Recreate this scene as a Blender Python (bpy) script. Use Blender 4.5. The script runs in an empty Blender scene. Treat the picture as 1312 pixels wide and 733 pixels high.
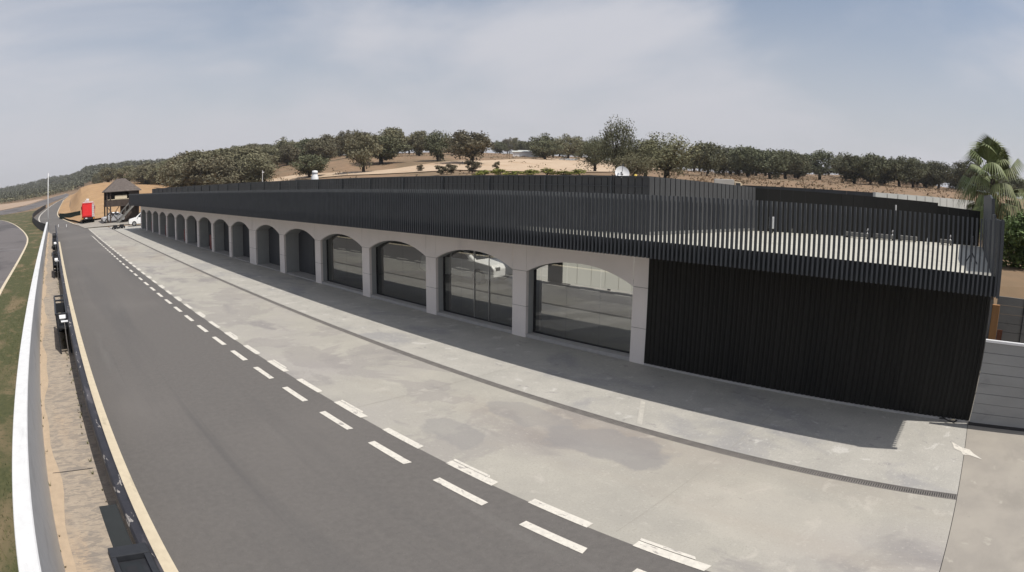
import bpy, math, random
from mathutils import Vector, Matrix
R = math.radians
scene = bpy.context.scene
col = scene.collection
H = 4.2                                   # camera height above the paddock, metres
random.seed(7)

# ------------------------------------------------------------------ materials
def nd(nt, t, **kw):
    n = nt.nodes.new(t)
    for k, v in kw.items():
        setattr(n, k, v)
    return n

def mat(name, c1, c2=None, scale=4.0, rough=.85, metal=0.0, bump=0.0, bscale=60.0, c3=None, s3=.5, f3=.5,
        stretch=(1, 1, 1), spec=.3, lo=.35, hi=.65, island=0.0, coords='pos'):
    m = bpy.data.materials.new(name); m.use_nodes = True
    nt = m.node_tree; b = nt.nodes['Principled BSDF']
    b.inputs['Roughness'].default_value = rough; b.inputs['Metallic'].default_value = metal
    b.inputs['Specular IOR Level'].default_value = spec
    if c2 is None:
        c2 = tuple(v * .88 for v in c1)
    if coords == 'pos':
        g = nd(nt, 'ShaderNodeNewGeometry'); src = g.outputs['Position']
    else:
        g = nd(nt, 'ShaderNodeTexCoord'); src = g.outputs['Object']
    mp = nd(nt, 'ShaderNodeMapping'); mp.inputs['Scale'].default_value = stretch
    nt.links.new(src, mp.inputs['Vector'])
    n = nd(nt, 'ShaderNodeTexNoise'); n.inputs['Scale'].default_value = scale; n.inputs['Detail'].default_value = 7; n.inputs['Roughness'].default_value = .62
    nt.links.new(mp.outputs[0], n.inputs['Vector'])
    r = nd(nt, 'ShaderNodeValToRGB')
    r.color_ramp.elements[0].position = lo; r.color_ramp.elements[1].position = hi
    r.color_ramp.elements[0].color = (*c2, 1); r.color_ramp.elements[1].color = (*c1, 1)
    nt.links.new(n.outputs[0], r.inputs[0]); out = r.outputs[0]
    if c3 is not None:
        n3 = nd(nt, 'ShaderNodeTexNoise'); n3.inputs['Scale'].default_value = s3; n3.inputs['Detail'].default_value = 5
        nt.links.new(mp.outputs[0], n3.inputs['Vector'])
        r3 = nd(nt, 'ShaderNodeValToRGB'); r3.color_ramp.elements[0].position = f3; r3.color_ramp.elements[1].position = f3 + .16
        nt.links.new(n3.outputs[0], r3.inputs[0])
        mx = nd(nt, 'ShaderNodeMix', data_type='RGBA'); mx.inputs['B'].default_value = (*c3, 1)
        nt.links.new(r3.outputs[0], mx.inputs['Factor']); nt.links.new(out, mx.inputs['A']); out = mx.outputs['Result']
    if island:
        gi = nd(nt, 'ShaderNodeNewGeometry'); oi = nd(nt, 'ShaderNodeObjectInfo')
        ad = nd(nt, 'ShaderNodeMath', operation='MULTIPLY_ADD'); ad.inputs[1].default_value = island; ad.inputs[2].default_value = 1 - island / 2
        nt.links.new(gi.outputs['Random Per Island'], ad.inputs[0])
        ad2 = nd(nt, 'ShaderNodeMath', operation='MULTIPLY_ADD'); ad2.inputs[1].default_value = .34; ad2.inputs[2].default_value = .83
        nt.links.new(oi.outputs['Random'], ad2.inputs[0])
        mu = nd(nt, 'ShaderNodeMath', operation='MULTIPLY'); nt.links.new(ad.outputs[0], mu.inputs[0]); nt.links.new(ad2.outputs[0], mu.inputs[1])
        hs = nd(nt, 'ShaderNodeHueSaturation'); nt.links.new(mu.outputs[0], hs.inputs['Value']); nt.links.new(out, hs.inputs['Color']); out = hs.outputs[0]
        hu = nd(nt, 'ShaderNodeMath', operation='MULTIPLY_ADD'); hu.inputs[1].default_value = .03; hu.inputs[2].default_value = .488
        nt.links.new(oi.outputs['Random'], hu.inputs[0]); nt.links.new(hu.outputs[0], hs.inputs['Hue'])
    nt.links.new(out, b.inputs['Base Color'])
    if bump:
        nb = nd(nt, 'ShaderNodeTexNoise'); nb.inputs['Scale'].default_value = bscale; nb.inputs['Detail'].default_value = 4
        nt.links.new(src, nb.inputs['Vector'])
        bp = nd(nt, 'ShaderNodeBump'); bp.inputs['Strength'].default_value = bump; bp.inputs['Distance'].default_value = .02
        nt.links.new(nb.outputs[0], bp.inputs['Height']); nt.links.new(bp.outputs[0], b.inputs['Normal'])
    return m

def layered(m, layers):
    """extra worn / stained layers on a material: (colour, noise scale, stretch, threshold, softness, amount)"""
    nt = m.node_tree; b = nt.nodes['Principled BSDF']
    for c, sc, st, th, soft, amt in layers:
        src = b.inputs['Base Color'].links[0].from_socket
        g = nd(nt, 'ShaderNodeNewGeometry'); mp = nd(nt, 'ShaderNodeMapping'); mp.inputs['Scale'].default_value = st
        mp.inputs['Location'].default_value = (sc * 3.7, sc * 1.3, th * 9)
        nt.links.new(g.outputs['Position'], mp.inputs['Vector'])
        n = nd(nt, 'ShaderNodeTexNoise'); n.inputs['Scale'].default_value = sc; n.inputs['Detail'].default_value = 8; n.inputs['Roughness'].default_value = .6
        n.inputs['Distortion'].default_value = .4
        nt.links.new(mp.outputs[0], n.inputs['Vector'])
        mr = nd(nt, 'ShaderNodeMapRange'); mr.inputs['From Min'].default_value = th; mr.inputs['From Max'].default_value = th + soft
        mr.inputs['To Max'].default_value = amt; nt.links.new(n.outputs[0], mr.inputs['Value'])
        mx = nd(nt, 'ShaderNodeMix', data_type='RGBA'); mx.inputs['B'].default_value = (*c, 1)
        nt.links.new(mr.outputs[0], mx.inputs['Factor']); nt.links.new(src, mx.inputs['A'])
        nt.links.new(mx.outputs['Result'], b.inputs['Base Color'])
    return m

M = {}
M['asphalt'] = layered(mat('asphalt', (.138, .128, .118), (.120, .111, .103), scale=9, rough=.9, bump=.25, bscale=90, c3=(.150, .138, .127), s3=.12),
    [((.100, .095, .091), .7, (1, .07, 1), .54, .16, .6), ((.175, .165, .152), .9, (1, .1, 1), .60, .14, .4), ((.09, .085, .083), 2.2, (1.6, .02, 1), .63, .08, .4), ((.21, .195, .178), 55, (1, 1, 1), .60, .06, .45), ((.075, .07, .067), 48, (1, 1, 1), .58, .08, .4), ((.185, .175, .162), 40, (1, 1, 1), .66, .06, .5)])
M['old_asphalt'] = layered(mat('old_asphalt', (.15, .135, .13), (.13, .118, .115), scale=5, rough=.9, bump=.2),
    [((.07, .065, .065), .12, (1, .5, 1), .5, .1, .7), ((.2, .19, .19), .35, (.3, 1, 1), .6, .05, .5)])
M['concrete'] = layered(mat('concrete', (.392, .369, .318), (.336, .318, .278), scale=.9, rough=.8, bump=.12, bscale=40, c3=(.345, .322, .295), s3=.25),
    [((.22, .205, .20), .55, (1, .6, 1), .555, .1, .75), ((.27, .25, .235), .3, (1, 1, 1), .53, .02, .5), ((.48, .445, .39), 1.6, (1, 1, 1), .60, .1, .65), ((.32, .275, .225), .22, (1, .4, 1), .52, .16, .55),
     ((.22, .205, .20), 1.7, (1, .45, 1), .62, .09, .5), ((.52, .49, .45), 5, (.8, 1.2, 1), .69, .04, .55), ((.20, .18, .165), 14, (1, 1, 1), .66, .06, .55), ((.30, .28, .245), 30, (1, 1, 1), .50, .14, .45), ((.47, .44, .385), 22, (1, .6, 1), .58, .1, .4), ((.17, .16, .15), 45, (1, 1, 1), .68, .03, .7)])
def local_stain(m, c, centre, size, soft, amt, seed):
    """one stain with a ragged outline round a point"""
    nt = m.node_tree; b = nt.nodes['Principled BSDF']; src = b.inputs['Base Color'].links[0].from_socket
    g = nd(nt, 'ShaderNodeNewGeometry'); mp = nd(nt, 'ShaderNodeMapping', vector_type='TEXTURE')
    mp.inputs['Location'].default_value = (*centre, 0); mp.inputs['Scale'].default_value = (*size, 1); nt.links.new(g.outputs['Position'], mp.inputs['Vector'])
    ln = nd(nt, 'ShaderNodeVectorMath', operation='LENGTH'); nt.links.new(mp.outputs[0], ln.inputs[0])
    n = nd(nt, 'ShaderNodeTexNoise'); n.inputs['Scale'].default_value = 1.6; n.inputs['Detail'].default_value = 8; n.noise_dimensions = '4D'; n.inputs['W'].default_value = seed
    nt.links.new(g.outputs['Position'], n.inputs['Vector'])
    a = nd(nt, 'ShaderNodeMath', operation='MULTIPLY_ADD'); a.inputs[1].default_value = 1.6; nt.links.new(n.outputs[0], a.inputs[0]); nt.links.new(ln.outputs['Value'], a.inputs[2])
    r = nd(nt, 'ShaderNodeMapRange'); r.inputs['From Min'].default_value = 1.75; r.inputs['From Max'].default_value = 1.75-soft; r.inputs['To Max'].default_value = amt
    nt.links.new(a.outputs[0], r.inputs['Value'])
    mx = nd(nt, 'ShaderNodeMix', data_type='RGBA'); mx.inputs['B'].default_value = (*c, 1)
    nt.links.new(r.outputs[0], mx.inputs['Factor']); nt.links.new(src, mx.inputs['A']); nt.links.new(mx.outputs['Result'], b.inputs['Base Color'])
for c_, ce_, si_, am_, sd_ in (((.23, .22, .215), (7.75, 5.3), (.75, 1.5), .62, 1), ((.25, .24, .23), (7.9, 7.4), (.5, 1.1), .5, 2), ((.24, .23, .22), (6.3, 7.6), (.5, .8), .5, 3), ((.26, .24, .225), (6.6, 13.4), (.7, 1.6), .45, 4), ((.47, .43, .37), (7.0, 2.0), (1.0, 1.6), .22, 5)):
    local_stain(M['concrete'], c_, ce_, si_, .16, am_, sd_)
M['concrete_strip'] = layered(mat('concrete_strip', (.425, .405, .362), (.36, .345, .31), scale=1.3, rough=.75, bump=.12, bscale=40),
    [((.27, .265, .265), .7, (1, .7, 1), .54, .12, .7), ((.55, .53, .49), 2.2, (1, 1, 1), .60, .06, .65), ((.22, .21, .21), 4, (1, .6, 1), .63, .05, .55), ((.31, .295, .27), 26, (1, 1, 1), .50, .14, .5), ((.54, .515, .46), 18, (.6, 1, 1), .58, .1, .5), ((.17, .165, .16), 40, (1, 1, 1), .67, .03, .7)])
M['concrete_far'] = layered(mat('forecourt_concrete', (.34, .31, .265), (.29, .265, .23), scale=1.1, rough=.85, bump=.1),
    [((.24, .22, .19), .7, (1, 1, 1), .55, .12, .6), ((.42, .39, .33), 2.4, (1, 1, 1), .63, .06, .6), ((.19, .18, .17), 6, (1, 1, 1), .68, .04, .5)])
M['sidewalk'] = layered(mat('path_paving', (.40, .335, .262), (.345, .29, .23), scale=5, rough=.95, bump=.3, bscale=30),
    [((.27, .235, .20), 2.6, (1, 1.6, 1), .52, .08, .75), ((.44, .335, .235), .9, (1, .25, 1), .55, .12, .7), ((.22, .195, .17), 8, (.5, 1.3, 1), .52, .04, .6), ((.19, .165, .145), 24, (.3, 2, 1), .55, .06, .5)])
M['sand_edge'] = mat('sand_edge', (.47, .365, .26), (.41, .32, .23), scale=6, rough=1)
M['grass'] = layered(mat('verge_grass', (.085, .085, .036), (.06, .066, .028), scale=7, rough=1, bump=.6, bscale=80),
    [((.22, .16, .095), .45, (1, .6, 1), .5, .12, .8), ((.14, .115, .06), 2.6, (1, 1, 1), .55, .08, .7), ((.045, .055, .02), 12, (1, 1, 1), .56, .06, .6)])
M['dry_grass'] = layered(mat('dry_grass', (.27, .175, .105), (.21, .142, .088), scale=.5, rough=1, bump=.5, bscale=3),
    [((.17, .125, .075), .045, (1, 1, 1), .5, .1, .75), ((.12, .10, .055), .3, (1, 1, 1), .55, .08, .7), ((.28, .195, .12), .16, (1, 1, 1), .60, .08, .6)])
M['dry_bank'] = layered(mat('dry_bank', (.40, .255, .13), (.34, .21, .11), scale=.35, rough=1, bump=.5, bscale=3),
    [((.27, .18, .10), .08, (1, 1, 1), .55, .1, .6), ((.22, .16, .09), .6, (1, 1, 1), .6, .08, .6), ((.46, .31, .18), .2, (1, 1, 1), .58, .1, .5)])
M['field'] = layered(mat('pale_field', (.40, .29, .21), (.34, .25, .18), scale=.08, rough=1), [((.28, .21, .13), .03, (1, 1, 1), .55, .1, .5)])
M['sand'] = layered(mat('sand_track', (.52, .40, .285), (.44, .33, .225), scale=.25, rough=1), [((.38, .25, .15), .1, (1, 1, 1), .55, .1, .6)])
M['wood_floor'] = mat('wood_floor', (.12, .09, .055), (.085, .065, .04), scale=.2, rough=1, c3=(.2, .14, .085), s3=.05, f3=.55)
M['white_paint'] = layered(mat('white_paint', (.68, .68, .67), (.62, .62, .61), scale=6, rough=.6, bump=.08),
    [((.52, .52, .51), 3, (1, .3, 1), .57, .1, .6), ((.5, .49, .46), 1.1, (3, .25, 1), .58, .12, .5), ((.40, .385, .365), 26, (1, 1, 1), .68, .04, .5)])
M['road_paint'] = layered(mat('road_paint', (.68, .64, .56), (.56, .53, .47), scale=12, rough=.7), [((.22, .2, .19), 9, (1.5, .5, 1), .60, .05, .7), ((.16, .145, .135), 30, (1, 1, 1), .63, .05, .6)])
M['cream'] = layered(mat('cream_paint', (.63, .545, .40), (.56, .48, .35), scale=5, rough=.8), [((.38, .33, .24), 2.5, (1, .4, 1), .6, .08, .6)])
M['black_wall'] = layered(mat('black_barrier_paint', (.035, .034, .04), (.024, .024, .03), scale=6, rough=.55, bump=.2),
    [((.36, .33, .30), 6, (1.4, .4, 1), .615, .025, .85), ((.12, .11, .115), 2, (1, .5, 1), .55, .1, .6)])
M['black_steel'] = mat('black_steel', (.03, .032, .036), (.022, .023, .027), scale=8, rough=.5)
M['slat'] = mat('slat_metal', (.064, .069, .074), (.053, .057, .062), scale=3, rough=.55, spec=.35)
M['slat_grey'] = mat('screen_metal', (.066, .067, .069), (.05, .051, .053), scale=2, rough=.6, stretch=(1, 1, .3))
M['dark_clad'] = mat('dark_cladding', (.020, .019, .017), (.015, .015, .014), scale=1.2, rough=.65, stretch=(1, 1, .2), spec=.2)
M['clad'] = layered(mat('pale_cladding', (.74, .685, .65), (.70, .65, .615), scale=1.5, rough=.7), [((.50, .465, .45), .8, (1, 1, .4), .58, .14, .35)])
M['joint'] = mat('joint_dark', (.16, .15, .145), rough=.9)
M['sill'] = mat('stone_sill', (.40, .385, .37), (.34, .33, .32), scale=6, rough=.7)
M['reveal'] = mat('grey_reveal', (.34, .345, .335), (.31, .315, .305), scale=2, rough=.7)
M['door'] = mat('door_metal', (.062, .064, .069), (.052, .054, .059), scale=2, rough=.5, stretch=(1, 1, .2))
M['roof'] = layered(mat('terrace_floor', (.52, .50, .43), (.46, .445, .385), scale=1.5, rough=.8), [((.38, .36, .31), .9, (1, 1, 1), .57, .1, .6)])
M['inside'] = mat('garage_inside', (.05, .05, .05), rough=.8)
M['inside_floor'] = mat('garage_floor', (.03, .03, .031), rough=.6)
M['inside_white'] = mat('garage_white_wall', (.90, .90, .84), (.86, .86, .80), scale=1, rough=.6)
M['white_metal'] = mat('white_metal', (.78, .78, .78), (.72, .72, .72), scale=3, rough=.4)
M['grey_panel'] = layered(mat('grey_fence_panel', (.30, .30, .295), (.265, .265, .26), scale=2, rough=.6, stretch=(1, .3, 1)), [((.2, .2, .2), 1.2, (1, 1, 2), .6, .1, .5)])
M['grey_fence'] = layered(mat('weathered_fence_panel', (.20, .195, .18), (.165, .16, .15), scale=2, rough=.8, stretch=(1, .3, 1)), [((.12, .115, .1), 1.6, (1, 1, 2), .56, .1, .6)])
M['white_wall'] = layered(mat('pale_wall', (.50, .505, .475), (.45, .455, .43), scale=.6, rough=.8), [((.42, .41, .38), .5, (1, 1, 2), .6, .1, .4)])
M['orange_wood'] = mat('orange_wood', (.42, .22, .09), (.33, .17, .07), scale=3, rough=.7, stretch=(2, 2, .3))
M['old_wood'] = layered(mat('weathered_wood', (.075, .055, .045), (.05, .038, .032), scale=2, rough=.85, stretch=(3, 3, .3)), [((.12, .09, .075), 1.5, (3, 3, .3), .58, .1, .5)])
M['roof_tile'] = mat('shingles', (.165, .14, .125), (.11, .092, .083), scale=2.5, rough=.9, stretch=(1, 1, 3))
M['red'] = mat('red_paint', (.55, .02, .018), (.47, .016, .016), scale=3, rough=.35)
M['bright_red'] = mat('red_shutter', (.86, .045, .045), (.80, .035, .04), scale=2, rough=.45)
M['dark_red'] = mat('dark_red_paint', (.16, .02, .018), (.12, .016, .015), scale=3, rough=.5)
M['pink'] = mat('faded_panel', (.62, .52, .50), (.55, .45, .44), scale=3, rough=.6)
M['rubber'] = mat('rubber', (.02, .02, .021), rough=.9)
M['dark'] = mat('dark_trim', (.022, .022, .024), rough=.6)
M['chrome'] = mat('bare_steel', (.5, .5, .5), rough=.35, metal=.9)
M['silver'] = mat('silver_paint', (.48, .48, .49), (.44, .44, .45), scale=2, rough=.3, metal=.3)
M['car_white'] = mat('white_car_paint', (.80, .80, .79), (.77, .77, .76), scale=2, rough=.25, spec=.5)
M['amber'] = mat('amber_lens', (.8, .3, .03), rough=.3)
M['yellow'] = mat('yellow_paint', (.70, .50, .10), (.62, .44, .09), scale=3, rough=.6)
M['green_mesh'] = mat('green_netting', (.022, .035, .026), (.015, .026, .019), scale=3, rough=.9)
M['rust_guard'] = layered(mat('guard_rail_metal', (.05, .047, .047), (.035, .033, .033), scale=2, rough=.7, stretch=(1, 1, 4)), [((.1, .09, .085), 1.5, (1, 1, 3), .58, .1, .6)])
M['bark'] = mat('oak_bark', (.055, .042, .032), (.035, .028, .022), scale=4, rough=1, stretch=(2, 2, .4), bump=.5, bscale=15, coords='obj')
M['leaf_brown'] = mat('olive_brown_leaves', (.188, .172, .110), (.14, .13, .082), scale=2, rough=.75, island=.5, spec=.2, coords='obj')
M['leaf'] = mat('oak_leaves', (.148, .15, .088), (.11, .115, .067), scale=2, rough=.75, island=.5, spec=.2, coords='obj')
M['leaf_pale'] = mat('pale_leaves', (.20, .19, .115), (.15, .145, .085), scale=2, rough=.75, island=.6, spec=.2, coords='obj')
M['leaf_far'] = mat('far_leaves', (.12, .12, .088), (.095, .098, .07), scale=.02, rough=.9, island=.6, spec=.1)
M['leaf_yellow'] = mat('yellow_green_leaves', (.24, .235, .055), (.17, .18, .045), scale=2, rough=.8, island=.5, spec=.2, coords='obj')
M['leaf_green'] = mat('green_leaves', (.14, .17, .055), (.09, .12, .04), scale=2, rough=.7, island=.7, spec=.25, coords='obj')
M['palm_leaf'] = mat('palm_leaves', (.18, .20, .085), (.12, .145, .055), scale=3, rough=.6, island=.5, spec=.3, coords='obj')
M['palm_dead'] = mat('dead_palm_leaves', (.24, .155, .075), (.16, .10, .05), scale=3, rough=.9, island=.6, coords='obj')
M['dry_leaf'] = mat('dry_bush_leaves', (.17, .15, .095), (.125, .11, .07), scale=2, rough=1, island=.5, coords='obj')
M['twig'] = mat('dry_scrub', (.24, .175, .115), (.18, .13, .088), scale=2, rough=1, island=.5, coords='obj')

def glass_mat(name, tint, gloss):
    m = bpy.data.materials.new(name); m.use_nodes = True; nt = m.node_tree; nt.nodes.clear()
    o = nd(nt, 'ShaderNodeOutputMaterial'); t = nd(nt, 'ShaderNodeBsdfTransparent'); t.inputs[0].default_value = (*tint, 1)
    g = nd(nt, 'ShaderNodeBsdfGlossy'); g.inputs['Roughness'].default_value = .012; g.inputs[0].default_value = (.93, .95, .94, 1)
    x = nd(nt, 'ShaderNodeMixShader'); x.inputs[0].default_value = gloss
    nt.links.new(t.outputs[0], x.inputs[1]); nt.links.new(g.outputs[0], x.inputs[2]); nt.links.new(x.outputs[0], o.inputs[0])
    return m
M['glass'] = glass_mat('shop_glass', (.80, .81, .77), .25)
M['band'] = mat('band_metal', (.022, .025, .028), rough=.6)
M['car_glass'] = mat('car_glass', (.02, .024, .028), rough=.08, spec=.8)

# ------------------------------------------------------------------ mesh builder
class MB:
    def __init__(self): self.v = []; self.f = []; self.ch = []
    def add(self, vs, fs):
        n = len(self.v); self.ch.append((n, len(self.f))); self.v += [tuple(p) for p in vs]; self.f += [tuple(i + n for i in f) for f in fs]; return self
    def box(self, x0, x1, y0, y1, z0, z1):
        return self.add([(x0,y0,z0),(x1,y0,z0),(x1,y1,z0),(x0,y1,z0),(x0,y0,z1),(x1,y0,z1),(x1,y1,z1),(x0,y1,z1)],
            [(0,3,2,1),(4,5,6,7),(0,1,5,4),(1,2,6,5),(2,3,7,6),(3,0,4,7)])
    def prism(self, poly, axis, a, b):
        """extrude a 2D polygon along axis from a to b; poly is in the two other axes in order"""
        def P(u, w, t): return {'x': (t, u, w), 'y': (u, t, w), 'z': (u, w, t)}[axis]
        n = len(poly)
        return self.add([P(u, w, a) for u, w in poly] + [P(u, w, b) for u, w in poly],
            [tuple(range(n)), tuple(range(2*n-1, n-1, -1))] + [(i, n+i, n+(i+1) % n, (i+1) % n) for i in range(n)])
    def tube(self, pts, r, n=8):
        pts = [Vector(p) for p in pts]; rs = r if isinstance(r, (list, tuple)) else [r]*len(pts)
        base = len(self.v); fs = []; self.ch.append((base, len(self.f)))
        for i, p in enumerate(pts):
            d = (pts[min(i+1, len(pts)-1)] - pts[max(i-1, 0)]).normalized()
            u = d.cross(Vector((0,0,1)) if abs(d.z) < .95 else Vector((1,0,0))).normalized(); w = d.cross(u)
            for k in range(n):
                a = 2*math.pi*k/n; self.v.append(tuple(p + u*math.cos(a)*rs[i] + w*math.sin(a)*rs[i]))
        for i in range(len(pts)-1):
            for k in range(n):
                fs.append((base+i*n+k, base+i*n+(k+1) % n, base+(i+1)*n+(k+1) % n, base+(i+1)*n+k))
        fs.append(tuple(base+k for k in range(n-1, -1, -1))); fs.append(tuple(base+(len(pts)-1)*n+k for k in range(n)))
        self.f += fs; return self
    def disc(self, c, axis, r, h, n=20):
        c = Vector(c); d = Vector({'x': (1,0,0), 'y': (0,1,0), 'z': (0,0,1)}[axis])
        return self.tube([c - d*h/2, c + d*h/2], r, n)
    def lathe(self, prof, c=(0,0,0), n=20):
        base = len(self.v)
        for r, z in prof:
            for k in range(n):
                a = 2*math.pi*k/n; self.v.append((c[0]+r*math.cos(a), c[1]+r*math.sin(a), c[2]+z))
        for i in range(len(prof)-1):
            for k in range(n):
                self.f.append((base+i*n+k, base+i*n+(k+1) % n, base+(i+1)*n+(k+1) % n, base+(i+1)*n+k))
        return self
    def split(self, name, m, parent=None, **kw):
        """every piece of the mesh as an object of its own"""
        out = []; ends = self.ch[1:] + [(len(self.v), len(self.f))]
        for (v0, f0), (v1, f1) in zip(self.ch, ends):
            q = MB(); q.v = self.v[v0:v1]; q.f = [tuple(i-v0 for i in f) for f in self.f[f0:f1]]; out.append(q.build(name, m, parent, **kw))
        return out
    def build(self, name, m, parent=None, smooth=False, bevel=0.0):
        me = bpy.data.meshes.new(name); me.from_pydata(self.v, [], self.f); me.validate(); me.update()
        ob = bpy.data.objects.new(name, me); col.objects.link(ob)
        if m is not None: me.materials.append(m)
        if parent is not None: ob.parent = parent
        if smooth:
            for p in me.polygons: p.use_smooth = True
        if bevel:
            b = ob.modifiers.new('bevel', 'BEVEL'); b.width = bevel; b.segments = 2; b.limit_method = 'ANGLE'
        return ob

def tag(o, label=None, cat=None, group=None, kind=None):
    if label: o['label'] = label
    if cat: o['category'] = cat
    if group: o['group'] = group
    if kind: o['kind'] = kind
    return o
def thing(name, label, cat, loc=(0,0,0), rz=0.0, group=None):
    o = bpy.data.objects.new(name, None); col.objects.link(o); o.empty_display_size = .3
    o.location = loc; o.rotation_euler = (0, 0, rz)
    return tag(o, label, cat, group)
def kids(o): return [c for c in bpy.data.objects if c.parent == o]
def copy_tree(o, parent=None, cache={}):
    c = o.copy(); col.objects.link(c)
    if parent is not None: c.parent = parent
    for ch in list(o.children): copy_tree(ch, c)
    return c
def structure(o): o['kind'] = 'structure'; return o

def sheet(name, left, right, z, m, n=6, fn=None, kind='structure'):
    """a strip between two polylines of equal length, draped at T + z"""
    mb = MB()
    L, Rr = left, right; k = len(L)
    for i in range(k):
        for j in range(n+1):
            t = j / n; x = L[i][0]*(1-t)+Rr[i][0]*t; y = L[i][1]*(1-t)+Rr[i][1]*t
            mb.v.append((x, y, T(x, y) + z))
    for i in range(k-1):
        for j in range(n):
            a = i*(n+1)+j; mb.f.append((a, a+1, a+n+2, a+n+1))
    o = mb.build(name, m)
    if kind: o['kind'] = kind
    return o
def densify(pl, step):
    out = []
    for (a, b) in zip(pl, pl[1:]):
        d = math.dist(a, b); n = max(1, int(d/step))
        for i in range(n): out.append((a[0]+(b[0]-a[0])*i/n, a[1]+(b[1]-a[1])*i/n))
    return out + [pl[-1]]
def resample(pl, n):
    ds = [0]
    for a, b in zip(pl, pl[1:]): ds.append(ds[-1]+math.dist(a, b))
    out = []; j = 0
    for i in range(n):
        t = ds[-1]*i/(n-1)
        while j < len(pl)-2 and ds[j+1] < t: j += 1
        u = (t-ds[j])/max(1e-6, ds[j+1]-ds[j]); a, b = pl[j], pl[j+1]
        out.append((a[0]+(b[0]-a[0])*u, a[1]+(b[1]-a[1])*u))
    return out
def smooth_pl(pl, it=2):
    for _ in range(it):
        q = [pl[0]]
        for a, b in zip(pl, pl[1:]):
            q += [(a[0]*.75+b[0]*.25, a[1]*.75+b[1]*.25), (a[0]*.25+b[0]*.75, a[1]*.25+b[1]*.75)]
        pl = q + [pl[-1]]
    return pl
def line_strip(name, pl, w, z, m, kind='structure'):
    """painted line of width w centred on a polyline"""
    L, Rr = [], []
    for i, p in enumerate(pl):
        a = pl[max(0, i-1)]; b = pl[min(len(pl)-1, i+1)]; d = math.dist(a, b) or 1
        nx, ny = (b[1]-a[1])/d*w/2, -(b[0]-a[0])/d*w/2
        L.append((p[0]-nx, p[1]-ny)); Rr.append((p[0]+nx, p[1]+ny))
    return sheet(name, L, Rr, z, m, n=1, kind=kind)

TR=[0,32,40,60,80,100,130,170,230,300,420,600,800,1100,1600]
TT=[(-90,[0,0,0,0,0,0,0,0,.2,.5,1.5,4,8,12,12]),
(-10,[0,0,0,0,0,0,0,0,.2,.6,2,4.5,10,22,22]),
(-6,[0,0,0,0,0,0,0,.1,.5,1.1,2.6,5,11,24,24]),
(-3,[0,0,0,0,0,0,.1,.4,1,2,3.8,6,13,28,28]),
(0,[0,0,0,0,0,0,.2,.8,2,4,5.5,8,17,36,36]),
(2,[0,0,0,0,0,0,.4,1.5,3,4.8,6.5,11,25,36,36]),
(3,[0,0,0,0,0,0,2.2,6.0,6.2,6.4,7.5,14,30,37,37]),
(4,[0, 0, 0, 0, 0, 0.2, 3.4, 6.7, 6.9, 7.1, 9, 18, 36, 38, 38]),
(6,[0, 0, 0, 0, 0, 0.4, 4, 7.1, 7.3, 8, 12, 25, 36, 38, 38]),
(8,[0, 0, 0, 0, 0, 0.4, 4, 6.4, 6.9, 9, 15, 27.5, 34, 36, 36]),
(12,[0,0, 0, 0, 0, 0.6, 2.8, 4.4, 6.2, 10.5, 18.5, 27, 30, 30, 30]),
(15,[0,0,0,0,0,1,3.6,5.8,9,13.6,20,25,27,27,27]),
(21,[0,0, 0, 0, 0.2, 2, 4.2, 7, 11.5, 16.5, 20, 22, 22, 22, 22]),
(30,[0,0, 0, 0.6, 2.5, 4.4, 6.8, 11.3, 15, 18.5, 20, 20, 20, 20, 20]),
(40,[0,0, 0.1, 3, 4.8, 6, 8, 11.5, 15, 19.5, 26, 29, 30, 30, 30]),
(52,[0,0, 1.4, 4.4, 5.2, 6, 7.2, 10, 14, 17.5, 22, 24, 24, 24, 24]),
(62,[0,0, 1.5, 4.4, 4.9, 5.4, 6.6, 8.3, 10.5, 12, 13, 13, 13, 13, 13]),
(70,[0,0, 1.5, 4.3, 4.8, 5.4, 6.6, 7.9, 9.8, 13, 14, 14, 14, 14, 14]),
(80,[0,0, 1.8, 4, 4.5, 5.3, 6.6, 8.2, 11, 15, 17, 17, 17, 17, 17]),
(94,[0,0, 2, 3.6, 4.2, 5.2, 6.8, 8.2, 9.5, 10, 11, 11, 11, 11, 11]),
(115,[0,0,1.2,2,2.5,3,4,5,6,7,7,7,7,7,7]),
(150,[0,0,0,0,0,0,0,0,0,0,2,4,8,12,12]),
(270,[0,0,0,0,0,0,0,0,.2,.5,1.5,4,8,12,12])]
def T(x,y):
    r=math.hypot(x,y); a=math.degrees(math.atan2(x,y))
    if a<-90: a+=360
    i=0
    while i<len(TT)-2 and TT[i+1][0]<a: i+=1
    u=(a-TT[i][0])/(TT[i+1][0]-TT[i][0]); u=min(1,max(0,u))
    j=0
    while j<len(TR)-2 and TR[j+1]<r: j+=1
    v=min(1,(r-TR[j])/(TR[j+1]-TR[j]))
    A,B=TT[i][1],TT[i+1][1]
    return (1-u)*((1-v)*A[j]+v*A[j+1])+u*((1-v)*B[j]+v*B[j+1])
# ------------------------------------------------------------------ terrain
mb = MB()
rings = [0.0, 6, 12, 18, 24, 28, 32]
while rings[-1] < 1600: rings.append(rings[-1]*1.035)
NA = 300
azs = [-180 + 360*k/NA for k in range(NA)]
azs = [a for a in azs if not (-20 < a < 120)] + [-20 + .6*k for k in range(int(140/.6)+1)]
azs.sort(); NA = len(azs)
for r in rings:
    for a in azs:
        x, y = r*math.sin(R(a)), r*math.cos(R(a))
        mb.v.append((x, y, T(x, y) - .03))
for i in range(len(rings)-1):
    for k in range(NA):
        mb.f.append((i*NA+k, (i+1)*NA+k, (i+1)*NA+(k+1) % NA, i*NA+(k+1) % NA))
structure(mb.build('terrain', M['dry_grass'], smooth=True))

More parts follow.
